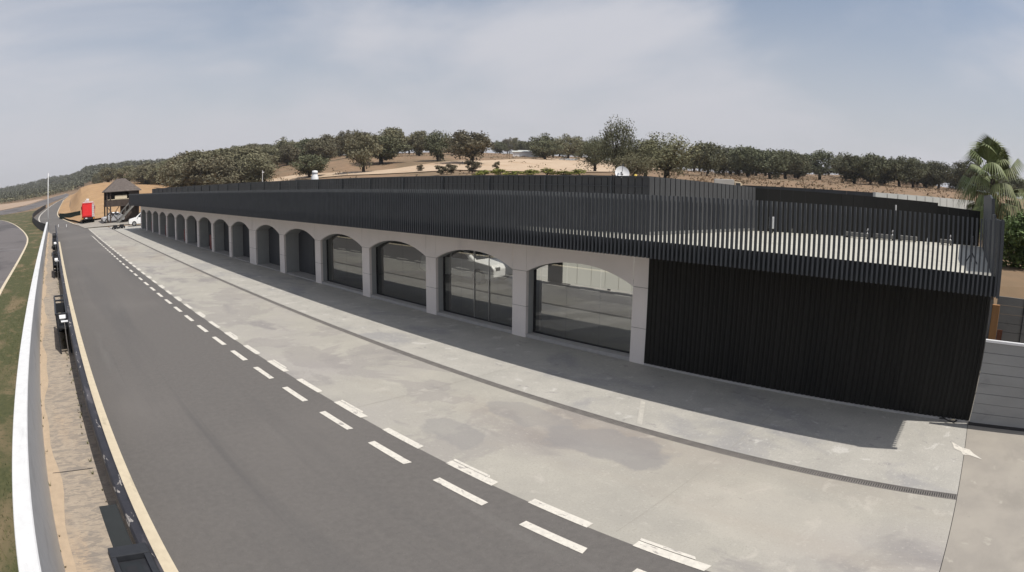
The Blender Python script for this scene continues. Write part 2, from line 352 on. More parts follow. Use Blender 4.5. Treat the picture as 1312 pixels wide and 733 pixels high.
# paddock and roads (flat part: sheets 4 mm apart)
def flat(name, x0, x1, y0, y1, z, m):
    mb = MB(); nx = 1; ny = 1
    mb.add([(x0,y0,z),(x1,y0,z),(x1,y1,z),(x0,y1,z)], [(0,1,2,3)])
    return structure(mb.build(name, m))
JY = -.745
flat('pit_apron', 5.42, 8.565, JY, 81.5, 0.0, M['concrete'])
flat('pit_apron_strip', 8.765, 30.0, JY, 81.5, 0.0, M['concrete_strip'])
sheet('paddock_yard', densify([(5.0, 81.5), (4.5, 90), (3.5, 97.5)], 1.5), resample([(24, 81.5), (23, 90), (19, 98)], len(densify([(5.0, 81.5), (4.5, 90), (3.5, 97.5)], 1.5))), .06, M['concrete_far'], n=20)
flat('forecourt_pavement', 5.42, 30.0, -40, JY-.012, 0.0, M['concrete_far'])
mb = MB(); mb.box(5.42, 12.05, JY-.012, JY, -.02, -.008); structure(mb.build('pavement_joint', M['dark']))
M['saw_cut'] = mat('saw_cut', (.325, .305, .27), rough=.9)
for y0 in (3.63, 9.7, 15.8, 21.9, 28, 34.1, 40.2, 46.3, 52.4):
    flat('pavement_joint', 5.56, 8.5, y0, y0+.008, .003, M['saw_cut']); flat('pavement_joint', 8.8, 12.0, y0, y0+.008, .003, M['saw_cut'])
# drain: a slotted channel grating
mb = MB()
drain = thing('floor_drain', 'long narrow slotted drain grating running along the concrete apron', 'drain')
mb.add([(8.565,JY,-.02),(8.765,JY,-.02),(8.765,80,-.02),(8.565,80,-.02)], [(0,1,2,3)]); mb.build('channel', M['dark'], drain); mb = MB()
for xx in (8.565, 8.745): mb.box(xx, xx+.02, JY, 80, -.02, .003)
y = JY
while y < 80:
    st = .045 if y < 26 else .12
    mb.box(8.585, 8.745, y, y+st*.62, -.018, .001); y += st
mb.build('grate', mat('cast_iron', (.20, .185, .17), (.15, .14, .13), scale=6, rough=.7), drain)
# pit lane and pit exit road
exL = [(.42, -40), (.42, 60), (-.3, 76), (-1.95, 85.1), (-3.6, 101.9), (-5.45, 127.4), (-5.8, 152.8), (-4.6, 181.5), (-2.9, 206), (.64, 237.4), (5.14, 268), (8.2, 303), (14, 345), (26, 420)]
exR = [(5.43, -40), (5.43, 60), (5.43, 84), (4.62, 90), (2.67, 110.8), (1.3, 127.8), (.95, 147.8), (2.23, 184.9), (3.6, 218), (5.44, 253), (9.6, 294), (13, 318), (20, 350), (34, 420)]
Ls = resample(smooth_pl(exL[2:], 2), 90); Rs = resample(smooth_pl(exR[2:], 2), 90)
Ls = [(.42, -40), (.42, 20), (.42, 60)] + Ls; Rs = [(5.43, -40), (5.43, 20), (5.43, 60)] + Rs
sheet('pit_lane', Ls, Rs, .002, M['asphalt'], n=8)
# main circuit road coming from the far left and joining the exit road
fu = [(-160, 262), (-90, 268), (-31, 275.7), (-17, 288), (-10, 312), (-3, 340), (4, 385), (12, 440)]
fl = [(-150, 190), (-80, 200), (-23, 206), (-14.9, 208), (-8.1, 225), (-3, 240), (4.5, 275), (12, 320)]
sheet('circuit_road', resample(smooth_pl(fl, 2), 60), resample(smooth_pl(fu, 2), 60), .02, M['old_asphalt'], n=8)
line_strip('road_edge_line', densify(smooth_pl(fu, 2), 5), .45, .07, M['road_paint'])
line_strip('road_edge_line', densify(smooth_pl(fl[:6], 2), 5), .35, .07, M['cream'])
# tarmac on the left with its curved edge
te = [(-3.84, -40), (-3.84, 10), (-3.72, 30), (-3.5, 42), (-3.45, 55), (-3.55, 65), (-4.1, 75), (-5.8, 91), (-8.6, 112), (-12.9, 138), (-19, 164), (-34, 190), (-60, 200)]
tes = densify(smooth_pl(te, 2), 3)
sheet('track', [(min(-60, x-30), y) for x, y in tes], tes, .006, M['old_asphalt'], n=10)
line_strip('tarmac_edge_line', tes, .22, .012, M['cream'])
# verge between tarmac and pit wall
vt = [(x, y) for x, y in tes if y < 205]
sheet('verge_grass_ground', vt, resample([(-1.18, -40), (-1.18, 60), (-1.3, 80), (-2.1, 85), (-3.7, 102), (-5.65, 127.4), (-6.0, 152.8), (-4.75, 181.5), (-6, 200), (-30, 205)], len(vt)), .001, M['grass'], n=8)
# pale field beyond the far road
sheet('far_field', densify([(-160, 268), (-90, 274), (-31, 283), (-17, 300), (-6, 345)], 8), resample([(-160, 470), (-90, 470), (-53, 472), (-30, 420), (-10, 390)], len(densify([(-160, 268), (-90, 274), (-31, 283), (-17, 300), (-6, 345)], 8))), .1, M['field'], n=10)
# orange sandy track on the hillside behind the building
su = [(40, 150), (53, 136), (61, 129), (64, 112), (67, 103.5), (79, 108), (91, 112), (103, 112), (121, 119), (153, 136), (172, 136), (215, 140)]
sl = [(38, 140), (50, 124), (56, 112), (59, 103), (62, 94), (66, 86), (70, 78), (75, 70), (85, 66), (100, 72), (125, 84), (170, 92)]
n_ = 60
sheet('sand_track', resample(smooth_pl(su, 2), n_), resample(smooth_pl(sl, 2), n_), .12, M['sand'], n=14)
# footpath along the wall, sandy edge
flat('footpath', -.93, .3, -40, 83, 0.0, M['sidewalk'])
mb = MB(); 
pts = [(-.92 + .09 + .07*math.sin(y*.9)+.04*math.sin(y*2.3), y) for y in [(-20+.5*k) for k in range(200)]]
for x, y in pts: mb.v += [(-.917, y, .004), (x+.1, y, .004)]
for i in range(len(pts)-1): mb.f.append((2*i, 2*i+1, 2*i+3, 2*i+2))
structure(mb.build('sand_drift', M['sand_edge']))
for yy in (9.25,): flat('path_joint', -.8, .04, yy, yy+.02, .006, M['dark'])
# painted kerb along the lane
mb = MB(); mb.prism([(.43, 0), (.70, 0), (.70, .015), (.66, .02), (.43, .03)], 'y', -40, 61); structure(mb.build('kerb', M['cream']))
line_strip('lane_edge_line', densify(smooth_pl([(-1.9, 99.5), (-3.25, 115.6), (-4.08, 133.7), (-4.12, 157.5), (-2.45, 194.4), (.64, 237.4), (4.9, 262), (9, 300)], 2), 4), .28, .03, M['road_paint'])
line_strip('lane_edge_line', densify(smooth_pl([(5.45, 84.5), (4.75, 90), (2.8, 110.8), (1.45, 127.8), (1.05, 147.8), (2.35, 184.9), (5.3, 253)], 2), 4), .25, .03, M['cream'])
# dashes
def dash_row(x0, x1, y_first, worn):
    mb = MB(); k = -8
    while True:
        y1 = y_first + 1.733*k
        if y1 > 79: break
        a = random.uniform(-.02, .02); L_ = 1.03 if k < 34 else 1.2
        mb.add([(x0+random.uniform(-.01,.01), y1-L_+a, .008), (x1+random.uniform(-.008,.008), y1-L_+a+random.uniform(-.04,.04), .008), (x1, y1, .008), (x0, y1, .008)], [(0,1,2,3)])
        if worn and k % 2 == 0:
            mb.add([(x1+.012, y1-L_*.8, .008), (x1+.07, y1-L_*.75, .008), (x1+.07, y1+.02, .008), (x1+.012, y1, .008)], [(0,1,2,3)])
        k += 1
    return structure(mb.build('road_marking', M['road_paint']))
dash_row(5.405, 5.55, 3.27, True)
dash_row(4.885, 5.02, 2.93, False)
# pale paint scars and patches on the apron
def blot(name, cx, cy, pts, m, z=.005):
    mb = MB(); mb.v = [(cx+a, cy+b, z) for a, b in pts]; mb.f = [tuple(range(len(pts)))]; return structure(mb.build(name, m))
blot('paint_scar', 10.62, -.75, [(.33,.33),(.12,.08),(.06,-.12),(-.1,-.22),(-.34,-.45),(-.2,-.12),(-.22,.02),(-.08,.08),(.02,.25)], M['road_paint'])
blot('paint_scar', 9.35, 5.6, [(-.5,-.15),(.6,.5),(.62,.62),(-.48,-.02)], mat('pale_scar', (.50, .475, .42), (.40, .38, .34), scale=7, rough=.85), .004)

# ------------------------------------------------------------------ pit wall, barrier, pit stands
mb = MB(); prof = [(-1.195, 0), (-.918, 0), (-.918, 1.27), (-.935, 1.285), (-1.18, 1.285), (-1.195, 1.27)]
w = thing('pit_wall', 'long low white painted concrete wall between the grass and the paved path', 'wall', (-1.05, 20, 0))
mb.prism([(x+1.05, z) for x, z in prof], 'y', -60, 60.6); mb.build('wall_body', M['white_paint'], w)

b = thing('pit_barrier', 'low black barrier with chipped paint beside the cream kerb', 'barrier', (.31, 20, 0))
mb = MB(); mb.prism([(-.07, .52), (.085, .52), (.085, .97), (.05, 1.0), (-.04, 1.0), (-.07, .96)], 'y', -50, 56); mb.build('top_beam', M['black_wall'], b)
mb = MB(); mb.box(-.03, .05, -50, 56, 0, .45); mb.build('base_panel', M['black_steel'], b)

def pit_stand(y_near, n, label, screen=True, papers=True):
    t = thing('pit_stand', label, 'pit stand', (.1, y_near, 0), 0, 'black steel timing stands on the pit barrier')
    # posts
    for (x, y) in ((-.24, 0), (.12, 0), (-.26, 2.3), (.12, 2.3), (-.28, 3.2), (.12, 3.2)):
        m_ = MB(); m_.box(x-.022, x+.022, y-.022, y+.022, 0, 1.08); m_.build('post', M['black_steel'], t)
    m_ = MB()
    for y in (0, 2.3, 3.2): m_.box(-.29, .15, y-.03, y+.03, 1.08, 1.13)
    m_.box(-.29, -.24, .03, 3.17, 1.081, 1.129); m_.box(.10, .15, .03, 3.17, 1.081, 1.129)
    m_.build('top_frame', M['black_steel'], t, bevel=.006)
    m_ = MB(); m_.box(-.225, .1, .12, 2.2, .66, .70); m_.box(-.225, .1, 2.33, 3.15, .12, .16); m_.split('desk', M['dark'], t)
    m_ = MB(); m_.box(-.245, -.225, .03, 3.17, .12, 1.04); m_.box(.102, .12, .03, 3.17, .12, 1.04); m_.box(-.224, .1, 2.26, 2.28, .3, 1.03); m_.split('side_panel', M['black_steel'], t)
    m_ = MB(); m_.box(-.14, .06, .8, 1.6, .752, .80); m_.build('monitor', mat('monitor_grey', (.09, .095, .10), rough=.4), t, bevel=.01)
    m_ = MB(); m_.box(-.17, -.07, 1.72, 2.08, .752, .765); m_.build('notepad', M['cream'], t)
    if papers:
        m_ = MB(); m_.add([(-.14, .28, .93), (.1, .28, .93), (.1, .5, 1.02), (-.14, .5, 1.02), (-.14, .28, .918), (.1, .28, .918), (.1, .5, 1.008), (-.14, .5, 1.008)],
            [(0,1,2,3),(7,6,5,4),(0,4,5,1),(1,5,6,2),(2,6,7,3),(3,7,4,0)]); m_.build('notice_sheet', M['white_metal'], t)
        m_ = MB(); m_.box(-.1, .2, -.3, -.12, .93, .945); m_.build('notice_sheet', M['white_metal'], t)
        m_ = MB(); m_.box(.0, .03, -.28, -.25, 0, .93); m_.build('notice_pole', M['chrome'], t)
    m_ = MB(); m_.box(-.12, .04, 2.5, 2.85, .05, .35); m_.build('crate', mat('crate_grey', (.22, .21, .2), rough=.8), t)
    return t
# near stand, seen from above: a flat hinged lid and a cabinet with a framed glass top
t = thing('timing_desk', 'nearest black timing desk with open flat lid and glass topped cabinet', 'pit stand', (.1, 3.4, 0))
mb = MB(); mb.box(-.20, .20, -.3, 1.55, 0, .98); mb.build('cabinet', M['black_steel'], t, bevel=.01)
mb = MB(); mb.prism([(-.23, .98), (.26, .98), (.24, 1.05), (-.21, 1.05)], 'y', 1.5, 1.68); mb.prism([(-.23, .981), (-.15, .981), (-.15, 1.045), (-.21, 1.045)], 'y', -.3, 1.5); mb.prism([(.17, .981), (.26, .981), (.24, 1.045), (.17, 1.045)], 'y', -.3, 1.5)
mb.build('top_rim', M['black_steel'], t, bevel=.008)
mb = MB(); mb.box(-.145, .1, -.3, 1.46, .985, .992); mb.build('glass_top', M['band'], t)
mb = MB(); mb.box(-.09, .03, 1.18, 1.36, .996, 1.012); mb.build('screen', M['dark'], t)
mb = MB(); mb.box(-.145, .095, 1.72, 2.72, .93, .96); mb.build('lid', mat('lid_grey', (.035, .038, .038), rough=.75, spec=.1), t, bevel=.005)
mb = MB(); mb.box(-.13, -.1, 1.75, 1.78, 0, .93); mb.box(-.13, -.1, 2.6, 2.63, 0, .93); mb.split('lid_leg', M['black_steel'], t)
pit_stand(17.0, 2, 'black timing stand with two white sheets at its near end, second along the barrier')
pit_stand(33.5, 3, 'black timing stand in the middle of the barrier, small white sheet at its near end')
pit_stand(46.0, 4, 'black timing stand before the far end of the barrier, fourth along it', papers=True)
pit_stand(53.0, 5, 'farthest black timing stand, at the far end of the barrier by the white pole', papers=False)

pl = thing('white_pole', 'tall thin white pole at the far end of the white pit wall', 'pole', (-.86, 80.9, 0))
mb = MB(); mb.tube([(0,0,0), (0,0,4), (0,0,7.4)], [.09, .075, .06], 8); mb.build('mast', M['white_paint'], pl, smooth=True)
mb = MB(); mb.box(-.16, .16, -.16, .16, 0, .04); mb.build('base_plate', M['chrome'], pl)
for i, (x, y) in enumerate(((.88, 90.9), (2.27, 88.8))):
    p = thing('marker_post', ['thin white marker post on the asphalt nearest the white pole', 'thin white marker post in the middle of the pit lane exit'][i], 'marker post', (x, y, 0))
    mb = MB(); mb.lathe([(.05, .02), (.045, .38), (.02, .42), (0, .42)], n=8); mb.build('post', M['white_metal'], p, smooth=True)
    mb = MB(); mb.lathe([(.14, 0), (.14, .02), (.05, .03)], n=10); mb.build('foot', M['rubber'], p)
# guard rail round the grass tip
gp = densify(smooth_pl([(-1.1, 80.6), (-2.05, 85.1), (-3.75, 101.9), (-5.66, 127.4), (-6.0, 152.8), (-4.76, 181.5), (-3.2, 206)], 2), 3)
mb = MB()
for i in range(len(gp)):
    a = gp[max(0,i-1)]; b2 = gp[min(len(gp)-1,i+1)]; d = math.dist(a, b2); nx, ny = (b2[1]-a[1])/d*.05, -(b2[0]-a[0])/d*.05
    x, y = gp[i]; z = T(*gp[i])
    mb.v += [(x-nx, y-ny, z+.0), (x-nx, y-ny, z+1.05), (x+nx, y+ny, z+1.05), (x+nx, y+ny, z+.0)]
for i in range(len(gp)-1):
    for k in range(4):
        mb.f.append((i*4+k, i*4+(k+1) % 4, i*4+4+(k+1) % 4, i*4+4+k))
tag(mb.build('guard_rail', M['rust_guard']), 'dark curved guard rail round the tip of the grass verge', 'guard rail')

# orange bank behind the truck and the tower
bl = densify(smooth_pl([(5.3, 97.5), (4.2, 103), (3.0, 111), (1.7, 128), (1.35, 148), (2.6, 185), (4.0, 218), (5.9, 253), (10, 292)], 2), 4)
br = resample(smooth_pl([(18, 99), (24, 104), (34, 112), (40, 128), (46, 150), (52, 190), (50, 230), (44, 262), (34, 292)], 2), len(bl))
sheet('dry_bank_ground', bl, br, .3, M['dry_bank'], n=40)
# ------------------------------------------------------------------ the long pit building
FX, BX, Y0, Y1 = 10.585, 12.153, -.77, 71.75     # fascia front, ground floor front, near end, far end
bd = thing('pit_building', 'long low pit garage building with a pale arcade under a black slatted terrace rail', 'building', (12.15, 35, 0))
bd.location = (0, 0, 0)
pil = [(7.56, 8.0), (11.47, 11.99), (15.41, 15.93), (19.41, 19.93), (23.40, 23.93), (27.34, 27.92), (31.31, 32.34), (35.68, 36.14), (39.66, 40.12), (43.62, 44.10), (47.55, 48.03),
       (51.48, 51.97), (55.41, 55.9), (59.34, 59.83), (63.27, 63.76), (67.2, 67.7), (71.2, 71.7)]
ZS, ZC, ZT = 1.845, 2.225, 2.77
TH = .10; G = .006
def arch_z(y, a, b):
    t = (y-(a+b)/2)/((b-a)/2); t = max(-1, min(1, t))
    return ZS + (ZC-ZS)*(1-abs(t)**2.25)
mb = MB()
for i, (a, b) in enumerate(pil):
    spl = [(a, b)] if i != 6 else [(a, (a+b)/2-G), ((a+b)/2+G, b)]
    for (p, q) in spl:
        for z0, z1 in ((0, .868-G), (.868+G, ZS-G)):
            mb.box(BX, BX+TH, p, q, z0, z1)
    # slab above the pillar, slab above the arch
    for (p, q) in spl: mb.box(BX, BX+TH, p+G, q-G, ZS+G, ZT)
for (a0, a), (b, b1) in zip(pil, pil[1:]):
    N = 26
    for k in range(N):
        y0 = a + (b-a)*k/N; y1 = a + (b-a)*(k+1)/N
        z0, z1 = arch_z(y0, a, b), arch_z(y1, a, b)
        n = len(mb.v)
        mb.v += [(BX, y0, z0), (BX, y1, z1), (BX, y1, ZT), (BX, y0, ZT), (BX+TH, y0, z0), (BX+TH, y1, z1)]
        mb.f += [(n+3, n+2, n+1, n), (n, n+1, n+5, n+4)]
mb.build('arcade_wall', M['clad'], bd)
# joint backing, 12 mm behind the cladding face
mb = MB()
for (a, b) in pil: mb.box(BX+.012, BX+TH-.004, a+.003, b-.003, .003, ZT-.002)
mb.split('joint_backing', M['joint'], bd)
# reveals: side cheeks and soffit behind the arch
for i, ((a0, a), (b, b1)) in enumerate(zip(pil, pil[1:])):
    dep = .30 if i < 4 else .78
    xb = BX+dep
    mb = MB()
    mb.box(BX+TH, xb+.06, a-.05, a, 0, 2.6); mb.box(BX+TH, xb+.06, b, b+.05, 0, 2.6)
    N = 20
    for k in range(N):
        y0 = a+(b-a)*k/N; y1 = a+(b-a)*(k+1)/N; z0, z1 = arch_z(y0, a, b), arch_z(y1, a, b)
        n = len(mb.v); mb.v += [(BX+TH, y0, z0+.004), (BX+TH, y1, z1+.004), (xb+.06, y1, z1+.004), (xb+.06, y0, z0+.004)]; mb.f.append((n, n+1, n+2, n+3))
    mb.build('arch_reveal', M['reveal'], bd)
    mb = MB(); mb.box(BX+.02, xb+.05, a, b, 0, .10 if i < 4 else .04); mb.build('sill', M['sill'], bd, bevel=.008)
    if i < 4:
        dr = None
        mb = MB(); mb.box(xb, xb+.05, a, a+.09, .10, 2.3); mb.box(xb, xb+.05, b-.06, b, .10, 2.3); mb.box(xb, xb+.05, a+.09, b-.06, .10, .14)
        dr = mb.build('glass_door', M['dark'], bd)
        dr['label'] = ['glazed garage door in the arch next to the black wall, clear panes showing a bright white wall inside', 'glazed garage door with a white car behind its panes', 'glazed garage door, third arch from the black wall', 'glazed garage door next to the solid grey doors'][i]
        npan = [3, 4, 2, 2][i]; ya, yb = a+.09, b-.06
        for k in range(npan):
            p, q = ya+(yb-ya)*k/npan, ya+(yb-ya)*(k+1)/npan
            mb = MB(); mb.add([(xb+.02, p+.004, .14), (xb+.02, q-.004, .14), (xb+.02, q-.004, 2.32), (xb+.02, p+.004, 2.32)], [(0,3,2,1)]); mb.build('pane', M['glass'], dr)
        if i == 1:
            for yv in (ya+(yb-ya)*.36, ya+(yb-ya)*.56):
                mb = MB(); mb.box(xb-.012, xb+.012, yv-.008, yv+.008, .14, 2.3); mb.build('pane_edge', M['chrome'], dr)
    else:
        mb = MB(); n_leaf = 4; 
        for k in range(n_leaf):
            p, q = a+(b-a)*k/n_leaf, a+(b-a)*(k+1)/n_leaf
            mb.box(xb+.02 + .012*(k % 2), xb+.06, p+.006, q-.006, .05, 2.3)
        dr = mb.build('garage_door', M['door'], bd)
        mb = MB(); mb.box(xb-.0, xb+.018, (a+b)/2-.03, (a+b)/2-.01, .9, 1.2); mb.build('handle', M['dark'], dr)
# garages behind the glass
mb = MB(); mb.box(BX+.36, 20.0, 7.56, 31.3, .004, .012); mb.build('garage_floor', M['inside_floor'], bd)  # dark sheet added to dim the sun patch inside
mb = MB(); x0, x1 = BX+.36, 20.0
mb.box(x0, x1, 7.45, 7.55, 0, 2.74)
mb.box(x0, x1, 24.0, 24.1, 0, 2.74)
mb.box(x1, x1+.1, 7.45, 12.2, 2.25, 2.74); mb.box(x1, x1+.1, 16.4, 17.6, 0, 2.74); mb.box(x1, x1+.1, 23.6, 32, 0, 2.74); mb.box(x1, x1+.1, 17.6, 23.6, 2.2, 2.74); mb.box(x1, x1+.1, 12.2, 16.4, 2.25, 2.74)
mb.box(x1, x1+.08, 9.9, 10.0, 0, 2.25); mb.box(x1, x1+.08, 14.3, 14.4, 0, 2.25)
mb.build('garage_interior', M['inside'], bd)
mb = MB()
for k in range(10):
    a_ = Vector((14.2, 11.9, 0)); dd = Vector((.866, -.5, 0)); q0 = a_+dd*(k*.47); q1 = a_+dd*(k*.47+.455); nn = Vector((.5, .866, 0))*.05
    za, zb = 1.25-.16*k*.47, 1.25-.16*(k*.47+.455)
    mb.add([(q0.x,q0.y,za),(q1.x,q1.y,zb),(q1.x+nn.x,q1.y+nn.y,zb),(q0.x+nn.x,q0.y+nn.y,za),(q0.x,q0.y,2.78),(q1.x,q1.y,2.78),(q1.x+nn.x,q1.y+nn.y,2.78),(q0.x+nn.x,q0.y+nn.y,2.78)],
        [(0,3,2,1),(4,5,6,7),(0,1,5,4),(1,2,6,5),(2,3,7,6),(3,0,4,7)])
mb.build('inner_wall', M['inside_white'], bd)  # wall turned on purpose to catch sun from the added roof openings
# dark ribbed wall at the near end
mb = MB(); y = Y0; k = 0
while y < 7.555:
    w = .115 if k % 5 else .15
    y2 = min(y+w, 7.555); d = .028
    mb.prism([(BX, y), (BX-d, y+.018), (BX-d, y2-.05), (BX, y2-.032), (BX, y2), (BX+.03, y2), (BX+.03, y)], 'z', .05, 2.78); y = y2; k += 1
mb.build('ribbed_wall', M['dark_clad'], bd)
mb = MB(); mb.box(BX-.035, BX+.03, Y0, 7.55, 0, .048); mb.build('plinth', M['sill'], bd)
mb = MB(); mb.box(BX+.032, 21.3, Y0, Y0+.12, 0, 2.78); mb.box(21.2, 21.3, Y0+.12, 8, 0, 2.78); mb.box(20.2, 20.3, 8, 7.4, 0, 2.78); mb.build('end_wall', M['dark_clad'], bd)
mb = MB(); mb.box(BX+.1, 20, Y1-.1, Y1, 0, 2.78); mb.build('far_end_wall', M['clad'], bd)
# terrace slab, floor and parapet band
mb = MB(); mb.box(FX+.087, 21.4, Y0+.03, 8.7, 2.785, 2.93); mb.box(FX+.087, 13.7, 8.7, Y1, 2.785, 2.93); mb.build('terrace_slab', M['roof'], bd)
mb = MB(); mb.box(13.81, 20, 18.6, Y1-.12, 2.80, 2.92); mb.box(13.81, 15.6, 14.0, 18.6, 2.80, 2.92); mb.box(18.6, 20, 14.0, 18.6, 2.80, 2.92); mb.box(15.6, 18.6, 14.0, 15.8, 2.80, 2.92); mb.box(18.5, 20, 8.72, 14.0, 2.80, 2.92); mb.box(13.81, 18.5, 11.9, 14.0, 2.80, 2.92); mb.build('garage_ceiling', M['inside'], bd)  # gaps in this unseen ceiling are added to let sun into the garages
mb = MB(); mb.box(FX+.066, FX+.085, Y0+.03, Y1, 2.765, 3.10); mb.build('parapet_band', M['band'], bd)
SP, SW, SD = .10, .041, .060
mb = MB(); y = Y0+.01
while y < Y1:
    mb.box(FX, FX+SD, y, y+SW, 2.76, 4.03); y += SP
mb.build('rail_slats', M['slat'], bd)
mb = MB(); mb.box(FX-.015, FX+.075, Y0-.075, Y0-.005, 2.75, 4.05); mb.build('corner_post', M['slat'], bd)
# end return: slats, then a higher solid screen
mb = MB(); x = FX+.12
while x < 12.9:
    mb.box(x, x+.045, Y0-.03, Y0+.015, 2.76, 4.03); x += .10
mb.build('end_slats', M['slat'], bd)
mb = MB(); mb.box(12.9, 21.3, Y0-.03, Y0+.02, 2.76, 4.10); mb.prism([(14.1, 4.1), (21.3, 4.1), (21.3, 4.62), (15.6, 4.55), (14.1, 4.40)], 'y', Y0-.03, Y0+.02); mb.build('end_screen', M['slat'], bd)
mb = MB(); mb.box(14.0, 14.12, Y0-.05, Y0+.04, 2.76, 4.44); mb.build('screen_post', M['slat'], bd)
# upper storey screen: front, angled return, back wall
A, B_, C_ = (13.76, 8.62), (18.5, 7.48), (21.3, -.6)
UZ = 4.47
mb = MB(); y = A[1]+.02
while y < Y1:
    mb.box(A[0], A[0]+.03, y, y+.20, 2.935, UZ-.04); y += .225
mb.build('upper_screen', M['slat_grey'], bd)
mb = MB(); mb.box(A[0]+.035, A[0]+.05, A[1]+.03, Y1, 2.935, UZ-.06); mb.box(A[0]-.02, A[0]+.06, A[1], Y1, UZ-.04, UZ); mb.build('upper_backing', M['slat'], bd)
mb = MB(); y = A[1]+1.2
while y < Y1: 
    mb.box(A[0]-.045, A[0]-.004, y, y+.05, 2.935, UZ-.045); y += 2.4
mb.box(A[0]-.02, A[0]-.003, A[1]+.1, Y1, 4.18, 4.2)
mb.build('upper_posts', M['slat'], bd)
mb = MB(); mb.box(A[0]+.06, 20, 18.2, Y1-.1, 4.2, 4.3); mb.box(A[0]+.06, 15.6, 11.2, 18.2, 4.2, 4.3); mb.box(18.6, 20, 8.9, 18.2, 4.2, 4.3); mb.box(15.6, 18.6, 11.2, 15.0, 4.2, 4.3);  mb.box(19.9, 20, 8.9, Y1, 2.94, 4.2); mb.build('upper_roof', M['dark_clad'], bd)  # unseen roof with added openings that bring sun to inner wall and car
def wall_between(mb, p, q, z0, za, zb, pw, gap, th):
    L = math.dist(p, q); ux, uy = (q[0]-p[0])/L, (q[1]-p[1])/L; nx, ny = uy, -ux; s = 0
    while s < L-.02:
        e = min(L, s+pw); v = []
        for (t, o_) in ((s, 0), (e, 0), (e, th), (s, th)):
            v.append((p[0]+ux*t-nx*o_, p[1]+uy*t-ny*o_))
        h = [za+(zb-za)*t/L for t in (s, e, e, s)]
        mb.add([(*c, z0) for c in v]+[(*c, hh) for c, hh in zip(v, h)], [(0,3,2,1),(4,5,6,7),(0,1,5,4),(1,2,6,5),(2,3,7,6),(3,0,4,7)])
        s = e+gap
mb = MB(); wall_between(mb, A, B_, 2.935, UZ, 4.31, .175, .03, .03); mb.build('return_screen', M['slat_grey'], bd)
mb = MB(); wall_between(mb, (A[0]+.02, A[1]+.05), (B_[0], B_[1]+.05), 2.935, UZ-.03, 4.28, 9, .03, .03); mb.build('return_backing', M['slat'], bd)
mb = MB(); wall_between(mb, (A[0], A[1]-.012), (B_[0], B_[1]-.012), 2.94, 3.02, 3.02, 9, .0, .02); mb.build('wall_flashing', M['chrome'], bd)
mb = MB(); wall_between(mb, B_, (20.97, 1.17), 2.935, 4.29, 4.235, .42, .008, .05); mb.build('back_wall', M['dark_clad'], bd)
mb = MB(); wall_between(mb, (20.97, 1.17), C_, 2.935, 4.14, 4.10, .42, .008, .05); mb.build('back_wall', M['dark_clad'], bd)
mb = MB(); wall_between(mb, (24.6, 10.6), (25.6, 4.62), 2.0, 4.42, 4.44, 1.6, .01, .1); mb.build('rear_parapet', M['slat_grey'], bd)
# ---- things on the terrace
def on_roof(name, label, cat, x, y): return thing(name, label, cat, (x, y, 2.93))
t = on_roof('wall_lamp', 'small white box lamp standing at the foot of the dark terrace wall', 'lamp', 18.15, 6.72)
mb = MB(); mb.box(-.06, .06, -.09, .09, .14, .5); mb.build('lamp_box', M['white_metal'], t, bevel=.01)
mb = MB(); mb.box(-.03, .03, -.03, .03, 0, .14); mb.build('stem', M['dark'], t)
t = on_roof('service_pole', 'thin pale vertical pole against the dark terrace back wall', 'pole', 20.1, 2.75)
mb = MB(); mb.tube([(0,0,0), (0,0,1.12)], .03, 8); mb.build('pole', M['grey_panel'], t, smooth=True)
mb = MB(); mb.box(-.08, .08, -.08, .08, 0, .02); mb.build('foot', M['chrome'], t)
for i, (x, y, w) in enumerate(((19.3, 4.0, .9), (19.75, 3.1, .8), (20.1, 2.25, .7), (20.3, .75, .5))):
    t = on_roof('roof_duct', ['low grey duct box at the left end of the row along the terrace wall', 'low grey duct box left of the pale pole', 'low grey duct box right of the pale pole', 'short grey duct box near the right end of the terrace'][i], 'duct', x, y)
    mb = MB(); mb.box(-.12, .12, -w/2, w/2, .05, .17); mb.build('box', M['grey_fence'], t, bevel=.01)
    mb = MB(); mb.box(-.1, .1, -w/2+.05, -w/2+.1, 0, .05); mb.box(-.1, .1, w/2-.1, w/2-.05, 0, .05); mb.split('foot', M['dark'], t)
    mb = MB(); mb.tube([(0, -w/2+.1, .17), (0, -w/2+.1, .26), (.1, -w/2+.1, .3)], .03, 8); mb.build('pipe', M['chrome'], t)
t = on_roof('water_bottle', 'small white bottle standing on the terrace by the grey ducts', 'bottle', 19.6, 1.42)
mb = MB(); mb.lathe([(0, 0), (.05, 0), (.05, .17), (.02, .22)], n=10); mb.build('body', M['white_metal'], t, smooth=True)
mb = MB(); mb.lathe([(.022, .22), (.022, .25), (0, .25)], n=10); mb.build('cap', M['white_metal'], t)
t = on_roof('parasol_base', 'grey tripod stand near the right corner of the terrace', 'stand', 14.6, -.22)
mb = MB(); mb.tube([(0,0,.1), (0,0,.62)], .025, 8); mb.build('pole', M['chrome'], t)
mb = MB()
for k in range(3): mb.tube([(0,0,.25), (.3*math.cos(k*2.1), .2*math.sin(k*2.1), .01)], .015, 6)
mb.build('tripod_legs', M['dark'], t)
